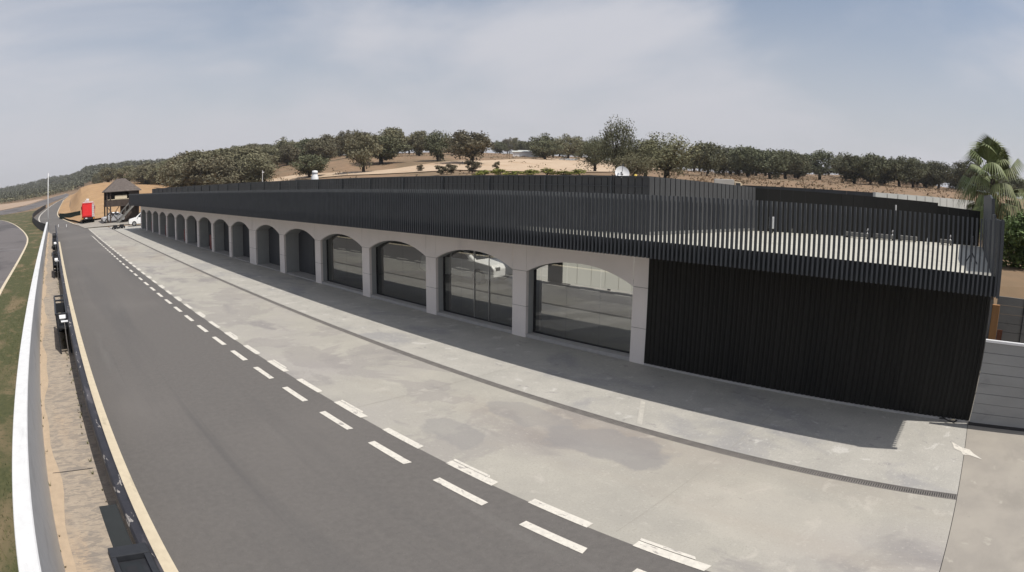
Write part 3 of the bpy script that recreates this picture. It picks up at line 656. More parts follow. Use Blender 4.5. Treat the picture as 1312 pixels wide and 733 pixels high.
# satellite dish and cowl on the upper roof
d = thing('satellite_dish', 'white round satellite dish rising above the black upper screen', 'dish', (17.0, 11.75, 4.3))
prof = [(.0, .0), (.1, .006), (.2, .025), (.28, .055), (.335, .085)]
mb = MB(); mb.lathe(prof, n=28); mb.lathe([(r, z-.012) for r, z in reversed(prof)], n=28)
ds = mb.build('reflector', M['white_metal'], d, smooth=True); ds.scale = (.74, .74, .74); ds.location = (0, 0, .30); ds.rotation_euler = (R(70), 0, R(-40))
mb = MB(); mb.tube([(0, .0, -.01), (0, .28, .3)], .012, 6); mb.disc((0, .29, .31), 'z', .035, .1, 10); lb = mb.build('feed_arm', M['dark'], ds)
mb = MB(); mb.add([(-.06,-.05,.02),(.06,-.05,.02),(.06,-.02,.02),(-.06,-.02,.02)], [(0,1,2,3)]); mb.box(-.05, .05, -.06, .0, .015, .03); mb.build('dish_mark', M['joint'], ds)
mb = MB(); mb.tube([(0,0,0), (0,.02,.36)], .03, 8); mb.build('mast', M['chrome'], d)
mb = MB(); mb.lathe([(.0, .3), (.05, .27), (.07, .15), (.07, 0)], (17.0, 11.2, 4.3), n=10); tag(mb.build('roof_beacon', M['yellow'], smooth=True), 'tiny yellow cap beside the white satellite dish', 'beacon')
t = thing('roof_cowl', 'white cone shaped chimney cowl on the roof in front of a lone oak', 'cowl', (16.5, 32.45, 4.3))
mb = MB(); mb.lathe([(.24, 0), (.22, .35), (.15, .55)], n=14); mb.build('cone', M['white_metal'], t, smooth=True)
mb = MB(); mb.lathe([(.15, .55), (.19, .56), (.16, .72), (.0, .75)], n=14); mb.build('cap', M['white_metal'], t, smooth=True)

# ------------------------------------------------------------------ red cabinets in the arches
proto = None
for i, (k, lab) in enumerate(((8, 'red tool cabinet in the arch nearest the camera of those with one'), (10, 'red tool cabinet in the second of the four arches with one'), (12, 'red tool cabinet in the third of the four arches with one'), (14, 'red tool cabinet in the farthest of the arches with one'))):
    a = pil[k][1]; b = pil[k+1][0]
    if proto is None:
        proto = t = thing('tool_cabinet', lab, 'cabinet', (BX+.20, a+.30, .04), 0, 'red cabinets in the far arches')
        mb = MB(); mb.box(-.16, .16, -.28, .28, .08, 1.04); mb.build('body', M['dark_red'], t, bevel=.015)
        for q in range(4):
            mb = MB(); mb.box(-.178, -.162, -.26, .26, .11+.228*q, .32+.228*q); mb.build('drawer', M['dark_red'], t)
        mb = MB(); 
        for sx in (-.1, .1):
            for sy in (-.2, .2): mb.disc((sx, sy, .04), 'y', .04, .03, 10)
        mb.split('castor', M['rubber'], t)
    else:
        t = copy_tree(proto); t.location = (BX+.20, a+.30, .04); t['label'] = lab

# ------------------------------------------------------------------ right of the building: gate, fence, embankment
t = thing('sliding_gate', 'grey horizontal plank gate with a pale top rail beside the black wall', 'gate', (12.06, -.765, 0))
mb = MB()
for k in range(8): mb.box(-.03 + .006*(k % 2), .03, -6.2, -.01, .06+.205*k, .06+.205*k+.198)
mb.build('planks', M['grey_panel'], t)
mb = MB(); mb.box(-.045, .045, -6.2, -.01, 1.70, 1.745); mb.build('top_rail', M['white_metal'], t)
mb = MB(); mb.box(-.05, .05, -6.2, 0, 0, .055); mb.build('bottom_track', M['rust_guard'], t)
t = thing('plank_fence', 'taller weathered grey plank fence behind the sliding gate', 'fence', (16.2, -1.25, 0))
mb = MB()
for k in range(9): mb.box(0, .05, -7.5, 0, .03+.225*k, .03+.225*k+.214)
mb.build('planks', M['grey_fence'], t)
mb = MB()
for k in range(4): mb.box(-.04, 0, -.95-1.9*k-.03, -.95-1.9*k, 0, 2.06)
mb.split('fence_post', M['dark'], t)
t = thing('timber_post', 'orange timber board post between the black wall and the grey plank fence', 'post', (14.3, -1.06, 0))
mb = MB(); mb.box(-.04, .04, -.14, .09, 0, 2.10); mb.build('board', M['orange_wood'], t, bevel=.01)
mb = MB(); mb.box(-.05, -.03, -.32, -.16, .9, 1.55); mb.build('rusty_plate', mat('rusty_plate', (.2, .08, .045), (.12, .05, .03), scale=9, rough=.9), t)
mb = MB()
for i in range(15):
    for j in range(11):
        x = 16.6 + i*1.6; y = -1.2 - j*1.2; z = 1.95 + .03*i + .35*math.sin(i*.6+j*.5)*.35 + min(1.4, j*.14)*.6 + random.uniform(-.06, .06)
        mb.v.append((x, y, z if i else 1.5))
for i in range(14):
    for j in range(10): mb.f.append((i*11+j, (i+1)*11+j, (i+1)*11+j+1, i*11+j+1))
structure(mb.build('hillside_bank', M['dry_grass']))
t = thing('pale_boundary_wall', 'long pale panel wall beyond the back of the black terrace', 'wall', (29.4, 5.25, 1.0), math.atan2(-5.9, 15.8))
mb = MB()
for k in range(13): mb.box(k*1.3, k*1.3+1.288, -.1, .1, -1.6, 3.50+.0135*k)
mb.build('panels', M['white_wall'], t)
mb = MB()
for k in range(1, 13): mb.box(k*1.3-.03, k*1.3+.02, -.115, -.101, -1.6, 3.46+.0135*k)
mb.split('joint_post', M['joint'], t)
t = thing('hose', 'short pale hose end lying at the foot of the black wall', 'hose', (12.02, -.35, .02))
mb = MB(); mb.tube([(.06, .35, .02), (0, .25, .05), (-.05, .1, .03), (-.08, -.02, .02), (-.03, -.1, .05), (.03, -.06, .03)], .016, 8); mb.build('tube', M['dark'], t, smooth=True)
mb = MB(); mb.tube([(.03, -.06, .03), (.06, .0, .03), (.02, .05, .03)], .018, 8); mb.build('nozzle', M['cream'], t)
CLOUD_LOC = (7, -4, 0); HAZE_C = (5.75, 5.75, 6.2); CLOUD_C = (7.2, 7.15, 7.5); EXPOSURE = 0.0; HAZE_D = .0002
# ------------------------------------------------------------------ vehicles
def wheel(parent, x, y, r, w, axis='x', rim='chrome'):
    mb = MB(); c = (x, y, r)
    mb.disc(c, axis, r, w, 22); o = mb.build('wheel', M['rubber'], parent)
    mb = MB(); mb.disc(c, axis, r*.6, w+.03, 16)
    mb.build('rim', M[rim], o)
    return o
t = thing('fire_truck', 'red fire truck seen from behind, parked on the pale yard by the green board', 'fire truck', (6.4, 93.0, T(6.4, 93)+.06), R(-4))
mb = MB(); mb.box(-1.05, 1.05, .1, 4.3, .78, 2.55); mb.box(-1.0, 1.0, .1, 4.25, 2.55, 2.72); mb.build('body', M['red'], t, bevel=.04)
mb = MB()
for k in range(14): mb.box(-.86, .62, .06+.012*(k % 2), .1, 1.0+.11*k, 1.0+.11*k+.105)
mb.build('roller_shutter', M['bright_red'], t)
mb = MB(); mb.box(-.9, .9, .2, 3.9, 2.722, 2.86); mb.box(-.55, .15, .3, 1.6, 2.86, 3.1); mb.build('roof_box', M['pink'], t, bevel=.02)
mb = MB(); mb.box(-.28, .16, .5, 1.0, 3.1, 3.3); mb.build('water_cannon', M['white_metal'], t, bevel=.03)
mb = MB(); mb.box(-1.03, 1.03, 4.4, 6.2, .7, 2.5); mb.build('cab', M['red'], t, bevel=.08)
mb = MB(); mb.box(-.95, .95, 6.19, 6.215, 1.55, 2.3); mb.box(-1.036, -1.03, 4.9, 5.9, 1.6, 2.3); mb.box(1.03, 1.036, 4.9, 5.9, 1.6, 2.3); mb.split('cab_window', M['car_glass'], t)
mb = MB(); mb.box(-.15, .5, 5.0, 5.3, 2.5, 2.66); mb.build('beacon_bar', M['amber'], t)
mb = MB(); mb.box(-1.08, 1.08, -.04, .1, .50, .76); mb.box(-1.0, 1.0, .1, 6.1, .5, .7); mb.build('bumper', M['dark'], t)
mb = MB(); mb.box(-.5, -.15, -.05, -.042, .60, .72); mb.build('number_plate', M['white_metal'], t)
for sx in (-.93, .93):
    mb = MB(); mb.box(sx-.09, sx+.09, -.05, -.041, .55, .7); mb.build('tail_light', M['amber'], t)
for y in (1.0, 2.0, 5.2):
    for sx in (-.88, .88): wheel(t, sx, y, .5, .34)
lad = MB()
for sx in (.72, .98): lad.box(sx-.025, sx+.025, .0, .05, .8, 2.75)
for k in range(7): lad.box(.745, .955, .01, .04, .95+.27*k, .99+.27*k)
lad.build('ladder', M['white_metal'], t)
mb = MB(); mb.box(.66, 1.04, .07, .098, .8, 2.5); mb.build('chevron_panel', M['pink'], t)
for sx in (-1, 1):
    mb = MB(); mb.box(sx*1.06-.03, sx*1.06+.03, 5.8, 5.86, 2.1, 2.2); mb.box(sx*1.18-.09, sx*1.18+.09, 5.78, 5.88, 1.75, 2.2); mb.build('mirror', M['dark'], t)
    mb = MB(); mb.box(sx*1.08-.035, sx*1.08+.035, .6, 3.8, 1.2, 2.3); mb.build('side_locker', M['red'], t, bevel=.02)

def car(t, L_, W_, prof, glass_polys, paint, wx, wr, rear=False):
    """side profile in x (nose at 0, towards -x) extruded across y"""
    mb = MB(); n = len(prof); hw = W_/2
    tumble = lambda z, b: b if z < .9 else b - (z-.9)*.22
    for s in (-1, 1):
        for x, z in prof: mb.v.append((x, s*tumble(z, hw), z))
    for i in range(n): mb.f.append((i, (i+1) % n, n+(i+1) % n, n+i))
    mb.f.append(tuple(range(n-1, -1, -1))); mb.f.append(tuple(range(n, 2*n)))
    mb.build('body', paint, t, bevel=.05)
    mb = MB()
    for gp_ in glass_polys:
        for s in (-1, 1):
            mb.add([(x, s*(tumble(z, hw)+.012), z) for x, z in gp_], [tuple(range(len(gp_))) if s > 0 else tuple(range(len(gp_)-1, -1, -1))])
    mb.split('side_window', M['car_glass'], t)
    for x in wx:
        for s in (-1, 1): wheel(t, x, s*(hw-.09), wr, .2, 'y')
# white van by the far end of the arcade
t = thing('parked_van', 'white car with a dark windscreen parked at the far end of the arcade', 'car', (11.5, 78.3, 0.0), R(-8))
car(t, 4.1, 1.72, [(0,.35),(.0,.72),(.12,.88),(.95,1.06),(1.75,1.66),(2.2,1.74),(3.7,1.72),(4.05,1.1),(4.1,.4),(3.9,.3),(.2,.28)],
    [[(1.2,1.1),(1.82,1.6),(2.3,1.65),(2.3,1.12)],[(2.4,1.12),(2.4,1.65),(3.3,1.64),(3.4,1.12)]], M['car_white'], (.78, 3.3), .33)
mb = MB(); mb.add([(1.0,-.74,1.10),(1.0,.74,1.10),(1.72,.63,1.645),(1.72,-.63,1.645)], [(0,3,2,1)]); ws = mb.build('windscreen', M['car_glass'], t); ws.location = (-.02, 0, .02)
mb = MB(); mb.box(-.04, .1, -.8, .8, .3, .5); mb.build('bumper', M['dark'], t, bevel=.03)
for s in (-.62, .62):
    mb = MB(); mb.box(-.015, .12, s-.16, s+.16, .66, .8); mb.build('headlight', M['chrome'], t, bevel=.02)
    mb = MB(); mb.box(1.22, 1.36, s*1.42-.09, s*1.42+.09, 1.08, 1.22); mb.build('mirror', M['car_white'], t, bevel=.02)
# silver car behind the stairs of the tower
t = thing('parked_car', 'silver car parked under the stairs of the timber control tower', 'car', (8.35, 87.6, T(8.35, 87.6)+.06), R(4))
car(t, 3.7, 1.65, [(0,.35),(0,.68),(.15,.82),(.85,.95),(1.4,1.42),(2.7,1.45),(3.4,1.0),(3.7,.92),(3.72,.4),(3.5,.28),(.2,.26)],
    [[(1.05,.99),(1.5,1.37),(2.0,1.38),(2.0,1.0)],[(2.1,1.0),(2.1,1.38),(2.65,1.38),(3.1,1.0)]], M['silver'], (.7, 3.0), .31)
mb = MB(); mb.add([(.88,-.68,.98),(.88,.68,.98),(1.38,.6,1.41),(1.38,-.6,1.41)], [(0,3,2,1)]); ws = mb.build('windscreen', M['car_glass'], t); ws.location = (-.02, 0, .02)
mb = MB(); mb.box(-.03, .1, -.76, .76, .28, .5); mb.build('bumper', M['dark'], t, bevel=.03)
for s in (-.6, .6):
    mb = MB(); mb.box(-.015, .14, s-.15, s+.15, .6, .75); mb.build('headlight', M['chrome'], t, bevel=.02)
# white car inside the second garage
t = thing('garage_car', 'white car standing inside the second glazed garage', 'car', (18.2, 18.3, .015), R(99))
car(t, 4.2, 1.75, [(0,.35),(0,.7),(.15,.85),(1.0,.98),(1.7,1.4),(2.7,1.43),(3.6,1.02),(4.15,.95),(4.2,.4),(3.9,.28),(.2,.26)],
    [[(1.3,1.0),(1.8,1.35),(2.3,1.36),(2.3,1.02)],[(2.4,1.02),(2.4,1.36),(2.75,1.35),(3.3,1.02)]], M['car_white'], (.8, 3.35), .33)
mb = MB(); mb.add([(1.03,-.72,1.0),(1.03,.72,1.0),(1.68,.63,1.39),(1.68,-.63,1.39)], [(0,3,2,1)]); ws = mb.build('windscreen', M['car_glass'], t); ws.location = (-.02, 0, .02)
for s in (-.6, .6):
    mb = MB(); mb.box(-.015, .14, s-.15, s+.15, .62, .76); mb.build('headlight', M['chrome'], t, bevel=.02)
# karts / trolleys on the apron end
for i, (x, y, lab) in enumerate(((9.0, 74.6, 'low dark trolley on wheels at the far end of the drain, the left one'), (10.05, 75.4, 'low dark trolley on wheels by the shade edge, the right one'))):
    if i == 0:
        t0 = t = thing('trolley', lab, 'trolley', (x, y, 0), R(20), 'trolleys at the end of the apron')
        mb = MB(); mb.box(-.42, .42, -.55, .55, .22, .34); mb.box(-.3, .3, -.4, .35, .34, .72); mb.build('load', M['dark'], t, bevel=.03)
        for sx in (-.36, .36):
            for sy in (-.42, .42): wheel(t, sx, sy, .2, .14, 'x', 'dark')
        mb = MB(); mb.tube([(-.25,-.55,.3),(-.25,-.65,.55),(.25,-.65,.55),(.25,-.55,.3)], .02, 6); mb.build('handle', M['rust_guard'], t)
        t.scale = (.72, .72, .66)
    else:
        t = copy_tree(t0); t.location = (x, y, 0); t.rotation_euler = (0, 0, R(-35)); t['label'] = lab
# green netting board behind the truck
t = thing('netting_board', 'low dark green netting board on the lane bend, behind the fire truck', 'board', (1.5, 119, 0))
mb = MB(); pts = [(0, 2.3), (.25, .6), (1.4, -2.6), (3.4, -8.2), (4.3, -10.6)]
z0 = [T(1.5+x, 119+y)-.05 for x, y in pts]
for (p, q, za, zb) in zip(pts, pts[1:], z0, z0[1:]):
    L_ = math.dist(p, q); nx, ny = (q[1]-p[1])/L_*.04, -(q[0]-p[0])/L_*.04
    mb.add([(p[0]-nx,p[1]-ny,za),(q[0]-nx,q[1]-ny,zb),(q[0]+nx,q[1]+ny,zb),(p[0]+nx,p[1]+ny,za)]+[(p[0]-nx,p[1]-ny,za+1.1),(q[0]-nx,q[1]-ny,zb+1.1),(q[0]+nx,q[1]+ny,zb+1.1),(p[0]+nx,p[1]+ny,za+1.1)],
        [(0,3,2,1),(4,5,6,7),(0,1,5,4),(1,2,6,5),(2,3,7,6),(3,0,4,7)])
mb.build('netting', M['green_mesh'], t)
for i, (p, z) in enumerate(zip(pts, z0)):
    mb = MB(); mb.box(p[0]-.05, p[0]+.05, p[1]+.05, p[1]+.15, z, z+1.15); mb.build('post', M['dark'], t)

bpy.data.objects['fire_truck'].scale = (1.07, 1.07, 1.07)
# ------------------------------------------------------------------ timber control tower
tw = thing('control_tower', 'timber control tower with a shingled hip roof and outside stairs', 'tower', (11.75, 88.6, 0))
X0, X1, Ya, Yb = -2.55, 2.65, -1.7, 2.4
for (x, y) in ((X0, Ya), (X1, Ya), (X0, Yb), (X1, Yb), (X0+.55, Ya)):
    mb = MB(); mb.box(x-.11, x+.11, y-.11, y+.11, 0, 4.55); mb.build('timber_post', M['old_wood'], tw)
mb = MB(); mb.box(X0-.15, X1+.15, Ya-.15, Yb+.15, 2.42, 2.6); mb.build('platform', M['old_wood'], tw)
mb = MB(); mb.box(X0, X1, Ya-.02, Ya+.04, 2.6, 3.35); mb.box(X0-.02, X0+.04, Ya+.04, Yb, 2.6, 3.35); mb.box(X1-.04, X1+.02, Ya+.04, Yb, 2.6, 4.5); mb.box(X0+.04, X1-.04, Yb-.05, Yb, 2.6, 4.5); mb.box(X0+3.6, X1, Ya-.02, Ya+.04, 3.35, 4.5)
mb.build('cabin_wall', M['old_wood'], tw)
mb = MB(); mb.box(X0+.8, X0+3.5, Ya+.6, Ya+.64, 3.35, 3.42); mb.box(X0+1.3, X0+3.3, Ya-.06, Ya-.035, 3.43, 3.92); mb.split('white_board', M['cream'], tw)
mb = MB(); mb.box(X0, X0+3.6, Ya-.03, Ya+.05, 3.35, 3.42); mb.build('window_sill', M['cream'], tw)
mb = MB(); zr = 4.55; e = .42; P0 = [(X0-e, Ya-e, zr), (X1+e, Ya-e, zr), (X1+e, Yb+e, zr), (X0-e, Yb+e, zr)]; rid = [(-.75, .35, 6.25), (.75, .35, 6.25)]
k = 0
mb.add(P0 + rid + [(p[0], p[1], zr-.12) for p in P0], [(0,1,5,4), (1,2,5), (2,3,4,5), (3,0,4), (9,8,7,6), (0,6,7,1), (1,7,8,2), (2,8,9,3), (3,9,6,0)])
rf = mb.build('roof', M['roof_tile'], tw)
# shingle courses: thin battens along the front and side slopes
mb = MB()
for k in range(1, 12):
    f = k/12; a0 = Vector(P0[0]).lerp(Vector(rid[0]), f); a1 = Vector(P0[1]).lerp(Vector(rid[1]), f)
    mb.tube([a0+Vector((0,-.01,.01)), a1+Vector((0,-.01,.01))], .022, 4)
    b0 = Vector(P0[3]).lerp(Vector(rid[0]), f); mb.tube([a0+Vector((-.01,0,.01)), b0+Vector((-.01,0,.01))], .022, 4)
mb.build('shingle_courses', M['roof_tile'], rf)
mb = MB(); mb.box(.15, X1, Ya+.3, Yb, 0, 2.42); mb.build('store_room', M['old_wood'], tw)
mb = MB(); a, b2 = Vector((X0+.1, Ya, .3)), Vector((X0+1.9, Ya, 2.4))
mb.tube([(X0, Ya, .2), (X0+2.0, Ya, 2.4)], .06, 6); mb.tube([(X0+2.0, Ya, .3), (X0, Ya, 2.4)], .06, 6); mb.build('cross_brace', M['old_wood'], tw)
st = MB()
s0, s1 = Vector((-1.05, Ya-1.35, .1)), Vector((1.75, Ya-1.35, 2.5))
for dy in (0, .9):
    o_ = Vector((0, dy, 0)); v = s1-s0; up = Vector((0,0,.14)); th = Vector((0,.05,0))
    st.add([tuple(q) for q in (s0+o_-up, s1+o_-up, s1+o_+up, s0+o_+up, s0+o_-up+th, s1+o_-up+th, s1+o_+up+th, s0+o_+up+th)], [(0,1,2,3),(7,6,5,4),(0,4,5,1),(1,5,6,2),(2,6,7,3),(3,7,4,0)])
sto = st.build('staircase', M['grey_fence'], tw)
mb = MB()
for k in range(11):
    p = s0.lerp(s1, (k+.5)/11); mb.box(p.x-.12, p.x+.12, p.y+.05, p.y+.9, p.z-.02, p.z+.02)
mb.build('treads', M['old_wood'], sto)
mb = MB(); 
for dy in (.02, .93):
    o_ = Vector((0, dy, .95)); mb.tube([s0+o_, s1+o_], .035, 6)
    for k in range(5):
        p = s0.lerp(s1, k/4); mb.tube([p+Vector((0,dy,0)), p+o_], .03, 6)
mb.build('handrail', M['grey_fence'], sto)
mb = MB(); mb.box(1.7, X1+.1, Ya-1.4, Ya-.16, 2.45, 2.58); mb.build('landing', M['old_wood'], tw)
mb = MB()
for k in range(4): mb.box(1.75+k*.3, 1.8+k*.3, Ya-1.4, Ya-1.35, 2.58, 3.5)
mb.box(1.7, X1+.1, Ya-1.41, Ya-1.34, 3.5, 3.57)
mb.build('landing_rail', M['grey_fence'], tw)

# ------------------------------------------------------------------ foliage
def leaf_quad(mb, c, s, rng, droop=0.0):
    n = Vector((rng.gauss(0, 1), rng.gauss(0, 1), rng.gauss(.5, .8))).normalized()
    u = n.orthogonal().normalized(); a = rng.uniform(0, 6.283); w = n.cross(u)
    u, w = u*math.cos(a)+w*math.sin(a), w*math.cos(a)-u*math.sin(a)
    l = s*rng.uniform(.7, 1.35); k = len(mb.v); c = Vector(c)
    mb.v += [tuple(c-u*l*.9), tuple(c-w*l*.42), tuple(c+u*l*.9-n*l*.15), tuple(c+w*l*.42)]; mb.f.append((k, k+1, k+2, k+3))
def crown_mesh(seed, nclump, nleaf, leaf, flat=.62, spread=.5, base=.30, top=1.0, lean=0.0, ragged=.0):
    """unit tree: height 1, crown radius about spread"""
    rng = random.Random(seed); mb = MB(); cl = []
    zc = (base+top)/2; rz = (top-base)/2
    for i in range(nclump):
        for _ in range(40):
            d = Vector((rng.gauss(0,1), rng.gauss(0,1), rng.gauss(0,1))).normalized()
            q = rng.uniform(.45, .92)
            if d.z < -.35: q *= rng.uniform(.6, 1.0)
            p = Vector((d.x*spread*q*(1+.18*math.sin(3*math.atan2(d.y, d.x)+seed)), d.y*spread*q, zc+d.z*rz*q))
            if all((p-c).length > .085 for c, _ in cl): break
        cl.append((p, rng.uniform(.11, .19)*(1+ragged*rng.uniform(-.4, .5))))
    for p, r in cl:
        for k in range(nleaf):
            d = Vector((rng.gauss(0,1), rng.gauss(0,1), rng.gauss(0,1))).normalized()
            rr = r*(rng.uniform(.55, 1.1) if rng.random() < .8 else rng.uniform(.1, .6))
            leaf_quad(mb, (p.x+d.x*rr*1.1, p.y+d.y*rr*1.1, p.z+d.z*rr*.8), leaf, rng)
    return mb, cl
def trunk_mesh(seed, cl, r=.045, fork=.22):
    rng = random.Random(seed+50); mb = MB()
    fx, fy = rng.uniform(-.03, .03), rng.uniform(-.03, .03)
    mb.tube([(0,0,-.08), (fx*.3, fy*.3, .03), (fx, fy, fork)], [r*1.35, r, r*.85], 8)
    for p, _ in rng.sample(cl, min(9, len(cl))):
        mid = Vector((fx, fy, fork)).lerp(p, .5) + Vector((0, 0, -.03))
        mb.tube([(fx, fy, fork-.02), tuple(mid), tuple(p)], [r*.6, r*.38, r*.14], 5)
    return mb
class Kind: pass
def tree_kind(name, seed, nclump, nleaf, leaf, lm, **kw):
    k = Kind(); mb, cl = crown_mesh(seed, nclump, nleaf, leaf, **kw)
    tr = trunk_mesh(seed, cl)
    k.crown = bpy.data.meshes.new('crown'); k.crown.from_pydata(mb.v, [], mb.f); k.crown.materials.append(M[lm])
    k.trunk = bpy.data.meshes.new('trunk'); k.trunk.from_pydata(tr.v, [], tr.f); k.trunk.materials.append(M['bark'])
    k.name = name
    return k
def plant_tree(k, x, y, h, w, label, group=None, rz=None, name=None, cat='tree', z=None):
    t = thing(name or k.name, label, cat, (x, y, (T(x, y) if z is None else z)), random.uniform(0, 6.28) if rz is None else rz, group)
    t.scale = (w, w, h)
    for nm, me in (('trunk', k.trunk), ('crown', k.crown)):
        o = bpy.data.objects.new(nm, me); col.objects.link(o); o.parent = t
    return t
oaks = [tree_kind('oak_tree', s, 50, 110, .034, 'leaf', spread=.54, base=b, ragged=.3) for s, b in ((1, .06), (2, .02), (3, .12), (4, .04), (5, .0))]
oaks_b = [tree_kind('oak_tree', s, 50, 110, .034, 'leaf_brown', spread=.54, base=b, ragged=.3) for s, b in ((41, .10), (42, .02), (43, .14), (44, .05), (45, .0))]
big = [tree_kind('oak_tree', s, 62, 110, .021, 'leaf', spread=.5, base=.05, ragged=.6) for s in (11, 12, 13)]
pale = [tree_kind('oak_tree', s, 62, 110, .021, 'leaf_pale', spread=.5, base=.02, ragged=.6) for s in (21,)]
TR_ = [(90.3,181.3,2.2,11.6),(90.7,201.2,9.2,8.7),(130.0,267.4,8.1,10.1),(106.4,198.7,7.1,11.6),(87.3,151.2,8.0,5.5),(64.6,105.2,8.4,6.2),(80.3,122.9,6.6,10.3),(103.7,152.3,8.6,8.4),(112.6,151.1,7.9,6.6),(93.0,117.2,7.8,5.8),(90.4,102.1,7.6,9.0),
 (259.9,261.8,9.8,6.5),(316.0,328.0,10.7,7.9),(238.5,234.3,9.1,5.8),(260.2,248.6,7.8,9.0),(159.9,143.8,8.2,8.6),(160.0,132.5,8.7,8.0),(186.5,147.8,6.8,6.6)]
LB = ['', 'tall oak on the slope behind the lone oak and the white cowl', 'small round oak on the skyline above the thin light pole', 'broad low oak crown right of the lone oak', 'slim pointed oak top on the skyline left of the trio of big oaks',
 'dense oak at the left edge of the orange track', 'wide low oak with its trunk showing at the left edge of the orange track', 'brownish oak on the skyline behind the wide low oak', 'small oak with a thin trunk standing back on the scrub slope', 'upright oak with a thick dark trunk, left of the broadest oak',
 'broadest round oak with its trunk on the edge of the orange track', 'small far oak on the skyline, middle of three', 'small far oak on the skyline, left of three', 'small far oak on the skyline, right of three', 'dark far oak just left of the two rounded oaks beyond the orange track', 'rounded oak beyond the orange track, left of two', 'rounded oak beyond the orange track, right of two', 'low oak at the right end of the orange track']
for i, (x, y, h, w) in enumerate(TR_):
    if i == 0: continue
    plant_tree((oaks_b if i % 3 else oaks)[i % 5], x, y, h, w*1.15, LB[i], 'oaks round the orange track')
plant_tree(oaks[1], 57.3, 115.0, 5.0, 7.4, 'lone dark oak in front of the slope behind the white cowl', 'oaks round the orange track')
# the close clump behind the dish
plant_tree(big[0], 74.0, 52.0, 8.6, 6.2, 'tallest ragged oak of the clump behind the white dish', 'oak clump behind the terrace')
plant_tree(big[1], 95, 72, 6.9, 7.2, 'darker oak at the left end of the clump behind the white dish', 'oak clump behind the terrace')
plant_tree(big[2], 88, 56, 7.0, 7.2, 'middle oak of the clump just right of the white dish', 'oak clump behind the terrace')
plant_tree(pale[0], 79.0, 46.5, 7.0, 10.2, 'broad pale olive oak at the right of the clump behind the terrace', 'oak clump behind the terrace')
plant_tree(pale[0], 71, 47, 3.6, 6.4, 'low pale bushy oak under the tallest ragged oak', 'oak clump behind the terrace', rz=2.0)
RG = [(127.2,63.9,8.0,6.4),(146.4,68.8,7.8,7.0),(169.7,77.2,7.2,8.8),(141.6,59.7,7.9,6.4),(140.3,52.7,7.6,7.6),(157.7,54.5,8.0,8.0),(235.1,74.3,7.2,7.0),(178.6,50.2,8.8,9.0),(325.1,79.6,11.5,7.5),(147.6,32.0,7.4,8.4),(145.3,27.0,7.5,7.0),
 (153.4,24.4,7.4,7.2),(150.2,19.6,7.4,6.8),(155.1,16.2,7.6,7.0),(173.8,13.7,7.4,7.8),(164.7,9.2,7.4,7.4),(197.6,4.1,7.4,8.6),(153.1,-0.9,7.7,8.0)]
LR = ['dark oak next to the pale oak, first of the right hand row', 'dark oak second from the pale oak in the right hand row', 'round oak third from the pale oak in the right hand row', 'tall dark oak fourth from the pale oak in the right hand row', 'oak with a visible trunk in the middle of the right hand row', 'rounded oak right of the one with a visible trunk', 'small low oak at the gap before the lone skyline oak', 'lone round oak on the rise between the two rows', 'far small oak on the skyline right of the lone round oak',
 'first oak of the far right row, over the bare slope', 'second oak of the far right row', 'third oak of the far right row', 'fourth oak of the far right row', 'fifth oak of the far right row', 'sixth oak of the far right row', 'seventh oak of the far right row', 'eighth oak of the far right row', 'last oak of the far right row, beside the palm']
for i, (x, y, h, w) in enumerate(RG): plant_tree(oaks[(1, 4, 3, 1, 4)[i % 5]], x, y, h, w*1.32, LR[i], 'oaks of the right hand rows')
LL = [(43.3,241.6,6.8,10.5,'oak with its trunk on the orange bank, left of two behind the tower'),(43.9,215.8,7.0,9.4,'oak with its trunk on the orange bank, right of two behind the tower'),(28.9,268.5,7.7,11.2,'broad oak behind the left half of the tower roof'),(34.6,240.1,7.4,10.6,'broad oak right behind the tower roof peak'),(29.9,336.8,7.4,8.1,'dark oak at the left edge of the oak wood, above the orange bank')]
for i, (x, y, h, w, l) in enumerate(LL): plant_tree(oaks_b[i % 5], x, y, h, w, l, 'oaks above the orange bank')
# the oak wood on the slope: individual crowns
rng = random.Random(5); placed = [(x, y) for x, y, *_ in TR_+RG+[q[:2] for q in LL]]; n_w = 0; tries = 0
while n_w < 175 and tries < 6000:
    tries += 1
    a = rng.uniform(9.8, 33); r = rng.uniform(118, 330)
    if a < 12.8 and r < 225: continue
    if a > 21.5 and r < 195: continue
    if a > 28 and r < 215: continue
    x, y = r*math.sin(R(a)), r*math.cos(R(a))
    if any(math.dist((x, y), q) < 6.3 for q in placed): continue
    placed.append((x, y)); n_w += 1
    plant_tree((oaks_b if rng.random() < .8 else oaks)[n_w % 5], x, y, rng.uniform(6.2, 8.6), rng.uniform(8, 11.5), 'round olive holm oak of the dense wood on the slope left of the lone oak', 'oaks of the dense wood')
n_w = 0; tries = 0
while n_w < 60 and tries < 4000:
    tries += 1
    a = rng.uniform(62, 97); r = rng.uniform(165, 290)
    if 72.5 < a < 76.8: continue
    x, y = r*math.sin(R(a)), r*math.cos(R(a))
    if any(math.dist((x, y), q) < 7 for q in placed): continue
    placed.append((x, y)); n_w += 1
    plant_tree(oaks[n_w % 5], x, y, rng.uniform(6.2, 8.2), rng.uniform(8, 11), 'oak crown filling in behind the right hand oak rows', 'oaks behind the right hand rows')
n_w = 0; tries = 0
while n_w < 34 and tries < 4000:
    tries += 1
    a = rng.uniform(32, 62); r = rng.uniform(185, 340)
    if 40.5 < a < 47.5 and r < 300: continue
    x, y = r*math.sin(R(a)), r*math.cos(R(a))
    if any(math.dist((x, y), q) < 8 for q in placed): continue
    placed.append((x, y)); n_w += 1
    plant_tree(oaks[n_w % 5], x, y, rng.uniform(5.5, 7.4), rng.uniform(7, 10.5), 'oak standing farther back on the slope beyond the orange track', 'far oaks beyond the orange track')
